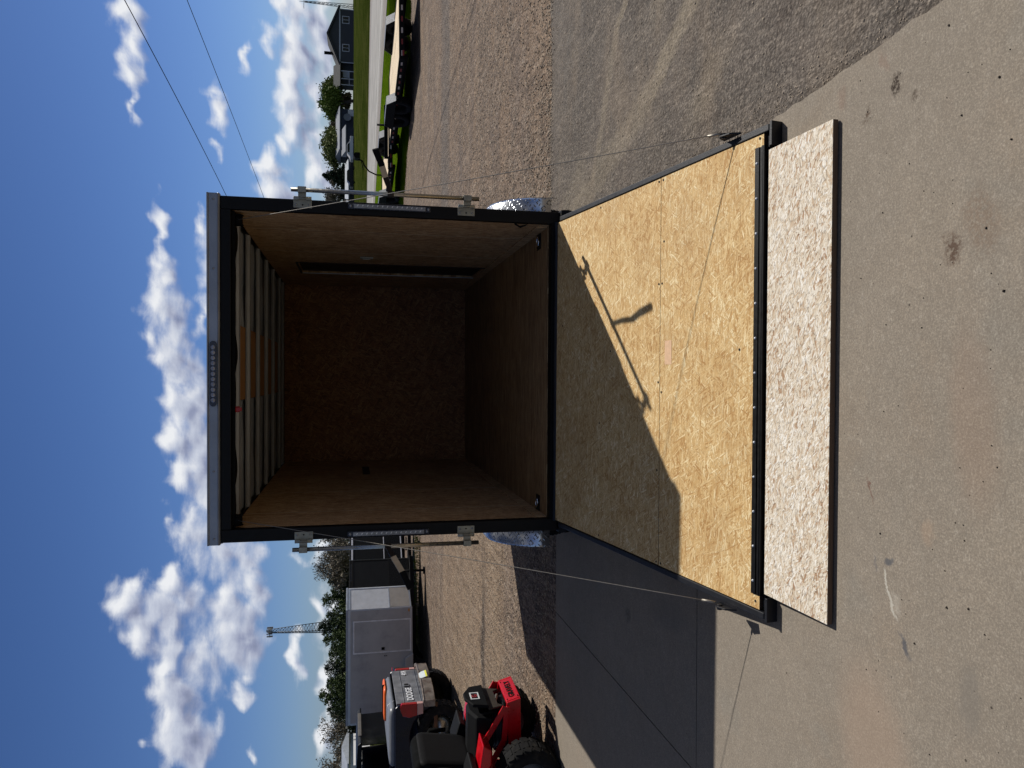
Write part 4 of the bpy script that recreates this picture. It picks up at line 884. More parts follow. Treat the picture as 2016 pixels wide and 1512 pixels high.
mb = MB(); mb.box(-.43, -.05, W+.02, W+.302, 1.101, 1.114); mb.build('rim', M_tail, sb_, .004)

# ================================================================== BLACK UTILITY VEHICLE behind the pickup
uv = thing('utility_vehicle', 'black roofed utility vehicle with stickers on its rear, beyond the navy pickup', 'utility vehicle', (-6.80, 9.3, 0), math.radians(-1))
mb = MB(); mb.box(-3.2, -.05, .03, 1.4, .45, .95); mb.box(-3.3, -2.0, .02, 1.41, .951, 1.05); mb.build('body', M_blackgloss, uv, .03)
mb = MB()
for x, y in ((-.08, .04), (-.08, 1.38), (-1.0, .04), (-1.0, 1.38), (-1.9, .04), (-1.9, 1.38)): mb.cyl((x, y, .951), (x-.03, y, 1.56), .025, n=10)
mb.build('roll_cage', M_blackmatte, uv)
mb = MB(); mb.prism([(.02, 1.56), (-.02, 1.61), (-.5, 1.635), (-1.9, 1.635), (-2.1, 1.58), (-2.1, 1.555), (.02, 1.53)], 'y', -.02, 1.45); mb.build('roof', M_blackgloss, uv, .015)
mb = MB(); mb.box(.021, .035, .25, 1.2, 1.535, 1.60); mb.build('roof_spoiler', simple('dusty_grey', C(90, 86, 80), .6), uv, .01)
mb = MB(); mb.box(-.075, -.06, .07, 1.35, .96, 1.53); mb.build('rear_window', M_glass, uv)
for pp in ([(-.12, .97), (-.12, 1.53), (-.97, 1.53), (-.97, .97)], [(-1.04, .97), (-1.04, 1.53), (-1.87, 1.53), (-1.95, .97)]):
    mb = MB(); mb.prism(pp, 'y', .045, .055); mb.build('side_window', M_glass, uv)
mb = MB()
for ya, yb, za, zb, mi in ((.10, .24, 1.0, 1.045, 0), (.30, .52, 1.01, 1.03, 1), (.62, .70, 1.03, 1.07, 0), (.86, .95, 1.02, 1.06, 0), (1.08, 1.16, 1.01, 1.05, 0)): mb.box(-.0595, -.057, ya, yb, za, zb, mi)
mb.build('sticker', [M_letter, simple('maroon_sticker', C(110, 40, 40), .6)], uv)
for ya, s in ((.14, 1), (1.28, -1)):
    wheel('tyre', (-.6, ya, .33), .33, .24, uv, s, M_blackmatte, n=20); wheel('tyre', (-2.6, ya, .33), .33, .24, uv, s, M_blackmatte, n=20)

# ================================================================== ZERO-TURN MOWER (rear towards +x)
M_mowred = simple('mower_red', C(190, 4, 22), .3, 0, .06, 8, dirt=(C(120, 4, 16), .4))
M_vinyl = simple('seat_vinyl', C(11, 12, 12), .9, 0, .12, 8, .15, 120, spec=.08)
M_seatblue = simple('seat_side', C(13, 13, 14), .8, 0, .1, 8, spec=.15)
M_plastic = simple('black_plastic', C(10, 11, 13), .7, 0, .15, 10, .15, 90, spec=.15)
M_brownpanel = simple('brown_heat_shield', C(58, 52, 44), .6, .2, .1, 10)
mo = thing('zero_turn_mower', 'red and black ride-on mower with a black seat, parked at the left', 'riding mower', (-2.80, 1.72, 0), math.radians(-4))
mo.scale = (1, 1, .94)
# rear bumper: centre plate with lettering and two raked arms
mb = MB(); mb.prism([(.0, .305), (-.035, .435), (-.06, .435), (-.03, .305)], 'y', -.21, .17)
mb.prism([(-.002, .306), (-.03, .306), (-.62, .285), (-.62, .385), (-.12, .445), (-.037, .434)], 'y', -.235, -.2105)
mb.prism([(-.002, .306), (-.03, .306), (-.62, .285), (-.62, .385), (-.12, .445), (-.037, .434)], 'y', .1705, .195)
bmp = mb.build('rear_bumper', M_mowred, mo, .006)
text_mesh('bumper_lettering', 'GRAVELY', .075, M_blackmatte, bmp, frame_m((-.0155, -.02, .37), (0, 1, 0), (-.26, 0, .965)), .0025, .92)
mb = MB(); mb.box(-.0, .004, -.19, -.175, .32, .33); mb.box(-.034, -.029, -.19, -.175, .415, .425); mb.box(-.034, -.029, .13, .145, .415, .425); mb.build('bolt', M_blackmatte, bmp)
def bar_x(mb, p, q, w_, y0, y1):
    (ax, az_), (bx_, bz) = p, q; dx, dz = bx_-ax, bz-az_; l_ = math.hypot(dx, dz); nx_, nz_ = -dz/l_*w_/2, dx/l_*w_/2
    mb.prism([(ax+nx_, az_+nz_), (bx_+nx_, bz+nz_), (bx_-nx_, bz-nz_), (ax-nx_, az_-nz_)], 'y', y0, y1)
tri = [((-.06, .455), (-.34, .63)), ((-.34, .63), (-.62, .635)), ((-.06, .44), (-.36, .46)), ((-.36, .46), (-.60, .60))]
for y0, y1 in ((-.262, -.247), (.207, .222)):
    mb = MB()
    for p, q in tri: bar_x(mb, p, q, .05, y0, y1); y0 += .0006; y1 += .0006
    mb.build('side_truss', M_mowred, mo, .002)
mb = MB()
mb.prism([(-.30, .62), (-.25, .70), (-.40, .72), (-.58, .74), (-.95, .70), (-.98, .54), (-.64, .57), (-.48, .66), (-.42, .62)], 'y', -.50, -.27); mb.prism([(-.30, .62), (-.25, .70), (-.40, .72), (-.58, .74), (-.95, .70), (-.98, .54), (-.64, .57), (-.48, .66), (-.42, .62)], 'y', .23, .46)
mb.box(-1.5, -.9, -.42, .38, .30, .5); mb.build('body_panel', M_mowred, mo, .012)
# engine under a faceted black guard
mb = MB(); mb.prism([(-.20, -.25), (.23, -.25), (.16, .0), (.10, .05), (-.05, .05), (-.14, .0)], 'x', 0, .02)
mb = MB(); hexa = [(-.24, .60), (-.20, .74), (-.06, .80), (.05, .80), (.18, .73), (.21, .60)]
mb.prism([(y*.86, z) for y, z in hexa], 'x', -.085, -.055, 0); gd = mb.build('engine_guard', M_plastic, mo, .008)
mb = MB(); mb.prism([(y, z-.03 if z > .65 else z-.04) for y, z in hexa], 'x', -.55, -.16); mb.box(-.155, -.09, -.1, .08, .60, .68); mb.build('engine_hood', M_plastic, mo, .02)
for yy in (-.15, .12):
    mb = MB(); mb.tube([(-.17, yy, .66), (-.13, yy*1.2, .56), (-.2, yy*.8, .46)], .012, 8); mb.build('hose', M_blackmatte, mo)
mb = MB(); mb.prism([(-.17, .445), (-.21, .598), (.18, .598), (.13, .445), (.10, .50), (-.13, .50)], 'x', -.10, -.085); mb.build('heat_shield', M_brownpanel, mo, .004)
mb = MB(); mb.box(-.0545, -.050, -.09, -.078, .66, .745); mb.box(-.0545, -.050, .02, .032, .66, .745); mb.box(-.0545, -.050, -.0775, .0195, .733, .745); mb.box(-.0545, -.050, -.0775, .0195, .66, .672); mb.build('badge_frame', M_letter, gd)
text_mesh('badge_lettering', 'G', .07, simple('badge_red', C(170, 60, 70), .5), gd, frame_m((-.053, -.029, .702), (0, 1, 0), (0, 0, 1)), .002)
mb = MB(); mb.cyl((-.32, -.02, .36), (-.32, -.02, .578), .19, n=20); mb.box(-.5, -.15, -.20, .16, .34, .45); mb.cyl((-.16, -.14, .43), (-.16, .12, .43), .045)
for k in range(7): mb.cyl((-.32, -.02, .38+k*.028), (-.32, -.02, .39+k*.028), .205, n=20)
mb.build('engine', M_dkmetal, mo)
mb = MB(); mb.tube([(-.14, -.10, .52), (-.10, -.02, .50), (-.11, .06, .47)], .018, 8); mb.build('exhaust', M_zinc, mo)
mb = MB(); mb.box(-1.9, -.55, -.38, .34, .20, .30); mb.prism([(-.85, .735), (-.45, .745), (-.42, .80), (-.62, .86), (-.9, .84)], 'y', -.52, -.25); mb.prism([(-.85, .735), (-.45, .745), (-.42, .80), (-.62, .86), (-.9, .84)], 'y', .21, .48)
mb.build('frame', M_plastic, mo, .015)
for y0, s in ((-.50, 1), (.47, -1)):
    wheel('tyre', (-.55, y0, .285), .285, .25, mo, s, M_plastw, n=22)
for y0 in (-.36, .33): wheel('caster_tyre', (-2.0, y0, .14), .14, .12, mo, 1, M_blackmatte, blocks=False)
mb = MB(); mb.prism([(-2.0, -.55), (-.9, -.55), (-.85, .5), (-2.0, .5)], 'z', .12, .22); mb.build('deck', M_mowred, mo, .02)
# seat: cushion, tall padded back seen from behind, arm rests
def cushion(x0, x1, y0, y1, z0, z1, name, mat, tilt=0., r=.06):
    mb = lozenge(-(x1-x0)/2, (x1-x0)/2, -(y1-y0)/2, (y1-y0)/2, -(z1-z0)/2, (z1-z0)/2, r, 6)
    o = mb.build(name, mat, mo); o.location = ((x0+x1)/2, (y0+y1)/2, (z0+z1)/2); o.rotation_euler = (0, tilt, 0); return o
cushion(-1.12, -.62, -.28, .24, .80, .92, 'seat_cushion', M_vinyl)
o = cushion(-.28, .28, -.27, .25, -.06, .06, 'seat_back', M_vinyl); o.location = (-.58, -.02, 1.00); o.rotation_euler = (0, math.radians(98), 0)
o = cushion(-.25, .25, -.275, .255, -.02, .02, 'seat_shell', M_seatblue); o.location = (-.525, -.02, .98); o.rotation_euler = (0, math.radians(98), 0)
for y0 in (-.34, .30):
    mb = MB(); mb.tube([(-.52, y0, .93), (-.52, y0, 1.08), (-.60, y0, 1.12), (-.95, y0, 1.10), (-1.02, y0, 1.08)], [.02, .025, .035, .035, .03], 10); mb.build('armrest', M_vinyl, mo)
for y0 in (-.33, .29):
    mb = MB(); mb.tube([(-1.05, y0, .45), (-1.2, y0, .85), (-1.15, y0*.6, 1.05)], .016, 8); mb.build('steering_lever', M_blackmatte, mo)
mb = MB(); 
for k in range(5): mb.tube([(-.70+k*.045, -.535, .72), (-.66+k*.045, -.535, .86)], .004, 5)
for z in (.75, .80, .85): mb.tube([(-.74, -.536, z), (-.48, -.536, z)], .004, 5)
mb.build('side_netting', M_white, mo)

# ================================================================== HOUSES
M_siding = simple('grey_siding', C(74, 74, 77), .75, 0, .05, 2); M_sidingblue = simple('blue_siding', C(44, 50, 66), .7, 0, .06, 2)
M_shingle = simple('dark_shingle', C(48, 50, 50), .9, 0, .15, 3); M_shinglel = simple('grey_shingle', C(130, 134, 142), .9, 0, .1, 2)
M_whitep = simple('white_paint', C(214, 214, 216), .6, 0, .04, 3); M_tin = simple('tin_roof', C(170, 176, 184), .5, .3, .08, 1)
def window(p, x, y, z, w_, h_, par, axis='y'):
    mb = MB(); mb.box(x-w_/2-.12, x+w_/2+.12, y-.08, y-.01, z-.12, z+h_+.12); f = mb.build('window', M_whitep, par)
    mb = MB(); mb.box(x-w_/2, x-.04, y-.09, y-.081, z, z+h_); mb.box(x+.04, x+w_/2, y-.09, y-.081, z, z+h_); mb.build('pane', M_glass, f)
h1 = thing('house', 'grey gabled house with two white windows and a covered porch, on the field crest', 'house', (60.2, 145, 1.45), math.radians(-10))
mb = MB(); mb.prism([(0, 0), (9.6, 0), (9.6, 2.75), (5.0, 4.75), (0, 2.75)], 'y', 0, 9); mb.build('wall', M_siding, h1)
mb = MB(); mb.prism([(-.5, 2.55), (5.0, 4.85), (10.1, 2.60), (10.1, 2.85), (5.0, 5.12), (-.5, 2.80)], 'y', -.5, 9.4); rf = mb.build('roof', M_shingle, h1)
mb = MB(); mb.box(2.2, 2.7, 4.0, 4.5, 3.9, 5.7); mb.build('chimney', M_blackmatte, rf)
mb = MB(); mb.prism([(-.4, 2.52), (5.0, 4.78), (10.0, 2.56), (10.0, 2.70), (5.0, 4.95), (-.4, 2.68)], 'y', -.58, -.505); mb.build('gable_trim', M_siding, h1)
mb = MB(); mb.box(-.1, 9.7, -.07, -.001, 2.55, 2.78); mb.build('band', M_whitep, h1)
mb = MB(); mb.box(-.02, .12, -.06, -.001, 0, 2.5); mb.box(9.5, 9.65, -.06, -.001, 0, 2.5); mb.build('corner_board', M_whitep, h1)
window(h1, 2.7, 0, 1.0, 1.1, 1.1, h1); window(h1, 7.7, 0, 1.0, 1.1, 1.1, h1)
mb = MB(); mb.box(-3.4, -.001, 1.5, 8.5, 0, 2.4); mb.build('porch_room', M_siding, h1)
mb = MB(); mb.prism([(-.8, 2.45), (-.8, 2.6), (3.8, 3.95), (8.6, 2.6), (8.6, 2.45)], 'x', -4.3, -.01); mb.build('porch_roof', M_shingle, h1)
mb = MB()
for x in (-4.1, -3.0, -1.6): mb.box(x-.07, x+.07, -.6, -.45, 0, 2.45)
mb.box(-4.1, -1.6, -.62, -.5, .85, .95); mb.build('porch_post', M_whitep, h1)
mb = MB(); mb.box(-2.4, -1.2, 1.44, 1.495, .9, 2.1); mb.build('window', M_whitep, h1)

h2 = thing('house', 'dark blue house with pale roofs and a satellite dish, among trees', 'house', (42.5, 140, 1.35), math.radians(5))
mb = MB(); mb.box(0, 7.4, 0, 8, 0, 2.6); mb.build('wall', M_sidingblue, h2)
mb = MB(); mb.prism([(-.4, 2.55), (-.4, 2.7), (4, 3.5), (8.4, 2.7), (8.4, 2.55)], 'x', -.4, 7.8); mb.build('roof', M_shinglel, h2)
mb = MB(); mb.box(-1.4, 2.9, -2.5, -.01, 0, 1.5); mb.build('garage', M_sidingblue, h2)
mb = MB(); mb.prism([(-2.9, 1.45), (-2.9, 1.6), (-.3, 2.35), (-.02, 2.35), (-.02, 1.45)], 'x', -1.8, 3.2); mb.build('garage_roof', M_shinglel, h2)
for x in (.6, 1.5): window(h2, x, 0, 1.75, .6, .55, h2)
mb = MB(); mb.box(6.1, 7.3, -.05, -.01, .1, 1.2); mb.build('garage_door', M_whitep, h2)
mb = MB(); mb.lathe([(0, 0), (.35, -.04), (.7, -.16)], (5.6, -.5, 1.3), 'y', 20); mb.build('satellite_dish', M_shinglel, h2)
h3 = thing('shed', 'long low building with a pale metal roof at the foot of a dark spruce', 'building', (32.3, 139, 1.35), math.radians(3))
mb = MB(); mb.box(0, 7.6, 0, 7, 0, 1.0); mb.build('wall', M_shingle, h3)
mb = MB(); mb.prism([(-.4, .95), (-.4, 1.1), (3.5, 1.75), (7.4, 1.1), (7.4, .95)], 'x', -.4, 8.0); mb.build('roof', M_tin, h3)
for k, (x, y) in enumerate(((33.4, 132), (38.4, 133))):
    cr = thing('parked_car', ['small dark car parked before the low building, left one of two', 'small pale car parked before the low building, right one of two'][k], 'car', (x, y, 1.32), 0, 'cars before the low building')
    mb = MB(); mb.prism([(0, .25), (4.2, .25), (4.2, .75), (3.3, .85), (2.7, 1.35), (1.2, 1.35), (.6, .85), (0, .8)], 'y', 0, 1.7); mb.build('body', [M_navy, M_whitep][k], cr, .05)
    mb = MB(); mb.prism([(1.3, .88), (3.0, .88), (2.65, 1.27), (1.3, 1.27)], 'y', -.01, -.002); mb.build('window', M_glass, cr)
    for xx in (.8, 3.3): wheel('tyre', (xx, .1, .32), .32, .2, cr, 1, M_zinc, blocks=False)
h4 = thing('white_building', 'long white metal building under bare trees at the far left', 'building', (-37.5, 63, 0), math.radians(6))
mb = MB(); mb.box(-12, 3.2, 0, 8, 0, 1.95); mb.build('wall', M_whitep, h4)
mb = MB(); mb.prism([(-.3, 1.93), (-.3, 2.05), (4, 2.6), (8.3, 2.05), (8.3, 1.93)], 'x', -12.3, 3.5); mb.build('roof', M_tin, h4)
mb = MB(); mb.box(-2.4, -.3, -.06, -.01, .05, 1.7); mb.box(1.0, 2.6, -.06, -.01, .05, 1.7); mb.build('door', M_tin, h4)
# television mast beside the house
am = thing('antenna_mast', 'thin lattice television mast beside the grey house', 'antenna mast', (69.2, 141, 1.45))
mb = MB()
for a in range(3):
    c_, s_ = math.cos(a*2.094), math.sin(a*2.094); mb.cyl((.42*c_, .42*s_, 0), (.12*c_, .12*s_, 9.0), .05, n=5)
for k in range(12):
    z0, z1 = k*.75, (k+1)*.75; r0, r1 = .42-.30*z0/9, .42-.30*z1/9
    for a in range(3):
        b_ = (a+1) % 3; mb.cyl((r0*math.cos(a*2.094), r0*math.sin(a*2.094), z0), (r1*math.cos(b_*2.094), r1*math.sin(b_*2.094), z1), .025, n=4)
mb.build('mast', M_dkmetal, am)
mb = MB(); mb.cyl((-1.2, 0, 9.1), (1.2, 0, 9.1), .04, n=5); 
for k in range(6): mb.cyl((-1.1+k*.42, -.5, 9.1), (-1.1+k*.42, .5, 9.1), .03, n=4)
mb.cyl((0, 0, 9.0), (0, 0, 9.9), .04, n=5); mb.build('aerial', M_dkmetal, am)
up = thing('utility_pole', 'thin utility pole rising behind the trees beside the dark blue house', 'utility pole', (46.4, 150, 1.4))
mb = MB(); mb.cyl((0, 0, 0), (0, 0, 6.6), .13, .09, 8); mb.build('pole', M_dbrown, up)
mb = MB(); mb.box(-1.0, 1.0, -.06, .06, 6.0, 6.15); mb.build('cross_arm', M_dbrown, up)

# ================================================================== CELL TOWER
ct = thing('cell_tower', 'tall tapering lattice cell tower with antenna panels, beyond the pines', 'tower', (-93.4, 285, 0))
HT = 31.6; rb, rt = 3.3, .75; up_n = 26
def leg(a, z): r_ = rb+(rt-rb)*z/HT; return Vector((r_*math.cos(a), r_*math.sin(a), z))
A3 = [.5+i*2.0944 for i in range(3)]
for a in A3:
    mb = MB(); mb.cyl(leg(a, 0), leg(a, HT), .17, .12, 6); mb.build('leg', M_dkmetal, ct)
mb = MB()
for k in range(up_n):
    z0, z1 = HT*k/up_n, HT*(k+1)/up_n
    for i in range(3):
        j = (i+1) % 3; mb.cyl(leg(A3[i], z0), leg(A3[j], z1), .06, n=4, caps=False); mb.cyl(leg(A3[j], z0), leg(A3[i], z1), .06, n=4, caps=False); mb.cyl(leg(A3[i], z1), leg(A3[j], z1), .06, n=4, caps=False)
mb.build('bracing', M_dkmetal, ct)
mb = MB()
for i in range(3):
    p, q = Vector((2.2*math.cos(A3[i]+.5), 2.2*math.sin(A3[i]+.5), HT-.6)), Vector((2.2*math.cos(A3[(i+1) % 3]+.5), 2.2*math.sin(A3[(i+1) % 3]+.5), HT-.6))
    mb.cyl(p, q, .08, n=5); mb.cyl((0, 0, HT-.6), p, .08, n=5)
mb.build('platform', M_dkmetal, ct)
for i in range(3):
    p, q = Vector((2.2*math.cos(A3[i]+.5), 2.2*math.sin(A3[i]+.5), HT-.6)), Vector((2.2*math.cos(A3[(i+1) % 3]+.5), 2.2*math.sin(A3[(i+1) % 3]+.5), HT-.6))
    for k in range(3):
        c = p.lerp(q, .12+.38*k); mb = MB(); mb.rbox((c.x, c.y, HT-.6), (.38, .25, 2.1), rz=A3[i]); mb.build('antenna_panel', M_shinglel, ct)

# ================================================================== TREES
def leafmat(name, a, b_, c_):
    m, t, b, oc, wp = new_mat(name); gn = t.noise(oc, 1.3, 4, .6); r_ = t.noise(oc, 14, 2, .6)
    c = t.ramp(t.math('ADD', t.math('MULTIPLY', gn, .5), t.math('MULTIPLY', r_, .5)), [(.35, a), (.5, b_), (.65, c_)])
    t.set(b.inputs['Base Color'], c); b.inputs['Roughness'].default_value = .7; b.inputs['Specular IOR Level'].default_value = .2
    return m
L_bud = leafmat('budding_leaves', C(74, 84, 44), C(112, 120, 64), C(146, 148, 92)); L_twig = leafmat('twig_haze', C(84, 78, 68), C(110, 102, 88), C(132, 124, 106))
L_spruce = leafmat('spruce_needles', C(26, 38, 26), C(40, 54, 36), C(58, 70, 46)); L_pine = leafmat('pine_needles', C(40, 54, 28), C(62, 78, 38), C(92, 102, 56)); L_green = leafmat('spring_leaves', C(68, 84, 34), C(100, 118, 46), C(132, 142, 72))
M_bark = simple('bark', C(78, 70, 62), .95, 0, .2, 8); M_barkd = simple('dark_bark', C(54, 46, 40), .95, 0, .2, 8)
class Q:
    def __init__(s): s.v = []; s.f = []
    def leaf(s, p, sz, rr, el=1.0):
        a = Vector((rr.gauss(0, 1), rr.gauss(0, 1), rr.gauss(0, 1))).normalized(); b_ = a.orthogonal().normalized(); b_ = (Matrix.Rotation(rr.uniform(0, 6.28), 3, a) @ b_)
        c = a.cross(b_); o = len(s.v); s.v += [p-b_*sz*el, p+c*sz*.5, p+b_*sz*el, p-c*sz*.5]; s.f.append((o, o+1, o+2, o+3))
    def strip(s, p, q, w0, w1):
        d = (q-p); a = d.orthogonal().normalized() if d.length > 1e-6 else Vector((1, 0, 0)); b_ = d.normalized().cross(a)
        o = len(s.v)
        for pp, w_ in ((p, w0), (q, w1)):
            for k in range(3): t = 2.094*k; s.v.append(pp+a*w_*math.cos(t)+b_*w_*math.sin(t))
        for k in range(3): s.f.append((o+k, o+(k+1) % 3, o+3+(k+1) % 3, o+3+k))
    def build(s, name, mat, parent):
        me = bpy.data.meshes.new(name); me.from_pydata([tuple(v) for v in s.v], [], s.f); me.materials.append(mat); me.update()
        o = bpy.data.objects.new(name, me); COL.objects.link(o); o.parent = parent; return o
def broadleaf(loc, h, wdt, seed, label, leaves=0, lmat=None, bark=None, trunk=.12, twig=1.0, group='trees along the horizon', name='bare_tree', cat='tree', lsz=.1):
    rr = random.Random(seed); t = thing(name, label, cat, loc, rr.uniform(0, 6), group); tr, cr, lf = Q(), Q(), Q(); bark = bark or M_bark
    asp = wdt/h
    def grow(p, d, ln, w_, lv):
        q = p
        n_ = 3 if lv < 2 else 2
        for i in range(n_):
            d2 = (d+Vector((rr.gauss(0, .14), rr.gauss(0, .14), rr.gauss(0, .08)))).normalized(); q2 = q+d2*ln/n_
            (tr if lv < 2 else cr).strip(q, q2, w_*(1-.3*i/n_), w_*(1-.3*(i+1)/n_)); q = q2; d = d2
            if lv >= 3 and leaves:
                for _ in range(leaves*2): lf.leaf(q+Vector((rr.gauss(0, .2), rr.gauss(0, .2), rr.gauss(0, .17)))*h*.16, lsz*rr.uniform(.6, 1.3), rr)
        if lv >= 5: return
        for k in range(3 if lv < 3 else rr.choice((2, 3)) if lv else rr.choice((4, 5))):
            ax = Vector((rr.gauss(0, 1), rr.gauss(0, 1), 0)).normalized(); sp = rr.uniform(.5, 1.15)*asp*1.25
            d3 = (d+ax*sp+Vector((0, 0, .12))).normalized(); grow(q, d3, ln*rr.uniform(.7, .95), w_*.6, lv+1)
    for s_ in range(2 if asp > .8 else 1): grow(Vector((rr.uniform(-.05, .05)*h*s_, 0, 0)), Vector((rr.gauss(0, .1), rr.gauss(0, .1), 1)).normalized(), h*(.1 if leaves > 2 else .23), h*.02, 0)
    zs_ = sorted(v.z for v in cr.v+lf.v); zt_ = zs_[int(len(zs_)*.997)]; rs_ = sorted(math.hypot(v.x, v.y) for v in cr.v+lf.v); rm_ = rs_[int(len(rs_)*.96)]
    for q_ in (tr, cr, lf): q_.v = [Vector((v.x*wdt/2/rm_, v.y*wdt/2/rm_, max(0, v.z)*h/zt_)) for v in q_.v]
    tr.build('trunk', bark, t); cr.build('crown', bark, t)
    if leaves: lf.build('leaves', lmat, t)
    return t
def conifer(loc, h, w_, seed, label, mat, group='evergreens', name='spruce_tree', droop=.25, gap=.0, dens=1.0, lsz=.055):
    rr = random.Random(seed); t = thing(name, label, 'tree', loc, 0, group); tr, cr = Q(), Q()
    tr.strip(Vector((0, 0, 0)), Vector((0, 0, h*.97)), h*.022, h*.004); n = int(h*9*dens)
    for k in range(n):
        u_ = k/n; z = h*(.06+.93*u_); L_ = w_*.5*(1-u_)**.75*rr.uniform(.45, 1.2)+.03*h
        for j in range(rr.choice((3, 4))):
            a = rr.uniform(0, 6.28); d = Vector((math.cos(a), math.sin(a), -droop if droop > 0 else .55)).normalized()
            p = Vector((0, 0, z)); m_ = max(3, int(L_*5)); bend = rr.uniform(.0, .25)
            for i in range(m_):
                q = p+d*(L_/m_); d = (d+Vector((0, 0, bend/m_*2))).normalized()
                for _ in range(6): cr.leaf(q+Vector((rr.gauss(0, 1), rr.gauss(0, 1), rr.gauss(0, .9)))*h*.014, h*lsz*rr.uniform(.35, .9)*(1-.4*u_), rr, 1.6)
                p = q
    for _ in range(10): cr.leaf(Vector((rr.gauss(0, .01), rr.gauss(0, .01), rr.uniform(.93, 1.0)))*h, h*.03, rr, 1.5)
    tr.build('trunk', M_barkd, t); cr.build('crown', mat, t); return t
# right-hand horizon
broadleaf((59.4, 156, 1.4), 6.6, 6.8, 11, 'budding tree rising behind the porch of the grey house', 3, L_bud, lsz=.13, name='broadleaf_tree')
broadleaf((53.2, 146, 1.4), 6.2, 6.4, 12, 'denser olive green tree beside the dark blue house', 8, L_green, lsz=.13, name='broadleaf_tree')
broadleaf((53.6, 163, 1.4), 6.2, 7.0, 13, 'thin bare tree rising behind the dark blue house', 2, L_twig, lsz=.16)
broadleaf((44.2, 147, 1.4), 6.0, 7.2, 14, 'wide half-leafed tree between the dark blue house and the dark spruce', 4, L_bud, lsz=.12, name='broadleaf_tree')
broadleaf((48.6, 156, 1.4), 6.0, 6.6, 15, 'grey green budding tree behind the pale roof of the dark blue house', 3, L_bud, lsz=.12, name='broadleaf_tree')
conifer((38.6, 146, 1.4), 6.0, 6.0, 16, 'broad dark spruce beside the low pale-roofed building', L_spruce)
conifer((36.2, 150, 1.4), 5.0, 4.4, 17, 'smaller dark spruce hidden partly by the chrome lock bar', L_spruce)
broadleaf((31.8, 135, 1.3), 5.2, 5.6, 18, 'thin bare tree just right of the open cargo trailer', 2, L_twig, lsz=.14)
broadleaf((58.0, 160, 1.5), 2.4, 3.2, 19, 'low brown bush beside the porch of the grey house', 4, L_twig, lsz=.14, name='bush', cat='bush', group=None)
# left-hand pines, bare trees
lbl = ['first pine from the open trailer, above the black trailer', 'tall pine above the nose of the silver trailer', 'short pine right of the cell tower', 'tallest ragged pine just left of the cell tower', 'pine standing left beside the tower pine', 'bushy pine above the middle of the silver trailer', 'light green pine behind the silver trailer', 'narrow pine behind the silver trailer, near the tall dark one', 'tall dark pine above the rear half of the silver trailer', 'last pine of the row, beside the bare trees', 'back-row pine seen between the first pines', 'back-row pine behind the silver trailer centre', 'back-row pine showing over the rear of the silver trailer', 'back-row pine at the left end, among bare branches']
for k, (x, y, h_) in enumerate([(-19.5, 69.1, 3.7), (-21.8, 71.1, 4.31), (-23.9, 73.1, 3.96), (-25.7, 75.1, 4.81), (-25.0, 69.1, 4.15), (-27.1, 71.1, 3.7), (-29.2, 73.1, 4.17), (-31.3, 75.1, 3.96), (-30.3, 69.1, 4.54), (-32.5, 71.1, 3.85), (-25.9, 89.1, 3.87), (-33.3, 90.1, 4.02), (-38.2, 91.1, 4.55), (-42.3, 92.1, 3.93)]):
    conifer((x, y, -.2), h_+.35, 5.0, 30+k, lbl[k], L_pine if k % 3 else L_spruce, 'pines behind the parked trailers', 'pine_tree', droop=-.3, dens=1.05, lsz=.034)
bare = [(-14.6, 66, 4.8, 5), (-16.6, 70, 4.4, 4.6), (-18.9, 68, 4.2, 5), (-20.8, 84, 6.2, 5), (-41.5, 76, 5.4, 6), (-44.8, 80, 5.8, 6), (-43.4, 88, 5.6, 6.5), (-47.5, 82, 5.6, 6.5), (-50.5, 86, 5.0, 6)]
lb2 = ['bare tree seen beside the left frame of the open trailer', 'bare tree above the white-trimmed black trailer', 'thin bare tree where the black trailers meet', 'bare grey tree behind the first pines', 'bare tree at the rear corner of the silver trailer', 'large bare tree above the black utility vehicle', 'bare tree in the back row at the left', 'spreading bare tree above the white building', 'bare tree at the far left edge']
for k, (x, y, h_, w_) in enumerate(bare): broadleaf((x, y, -.2), h_, w_, 60+k, lb2[k], 1, L_twig, lsz=.11, group='bare trees behind the parked trailers')
# distant woods beyond everything, too far to count
rr = random.Random(5); q = Q()
for k in range(9000):
    a = rr.uniform(-1.0, .14); d = rr.uniform(230, 300); x, y = d*math.sin(a), d*math.cos(a)
    q.leaf(Vector((x, y, rr.uniform(-.3, 4.2)*(.55+.45*math.sin(a*23)*math.sin(a*61)))), rr.uniform(.5, 1.1), rr)
o = q.build('distant_woods', L_twig, None); tag(o, 'low hazy line of far-off woods behind the pines', 'woods', kind='stuff')

q = Q(); rr = random.Random(15)
for k in range(16000):
    x = rr.uniform(-52, -13); y = 92+rr.uniform(-2, 2); q.leaf(Vector((x, y, -.3+rr.random()**1.3*(2.9+.5*math.sin(x*1.7)+.4*math.sin(x*4.1)))), rr.uniform(.1, .3), rr)
o = q.build('hedge_line', L_spruce, None); tag(o, 'continuous dark undergrowth filling the gaps below the pines', 'undergrowth', kind='stuff')
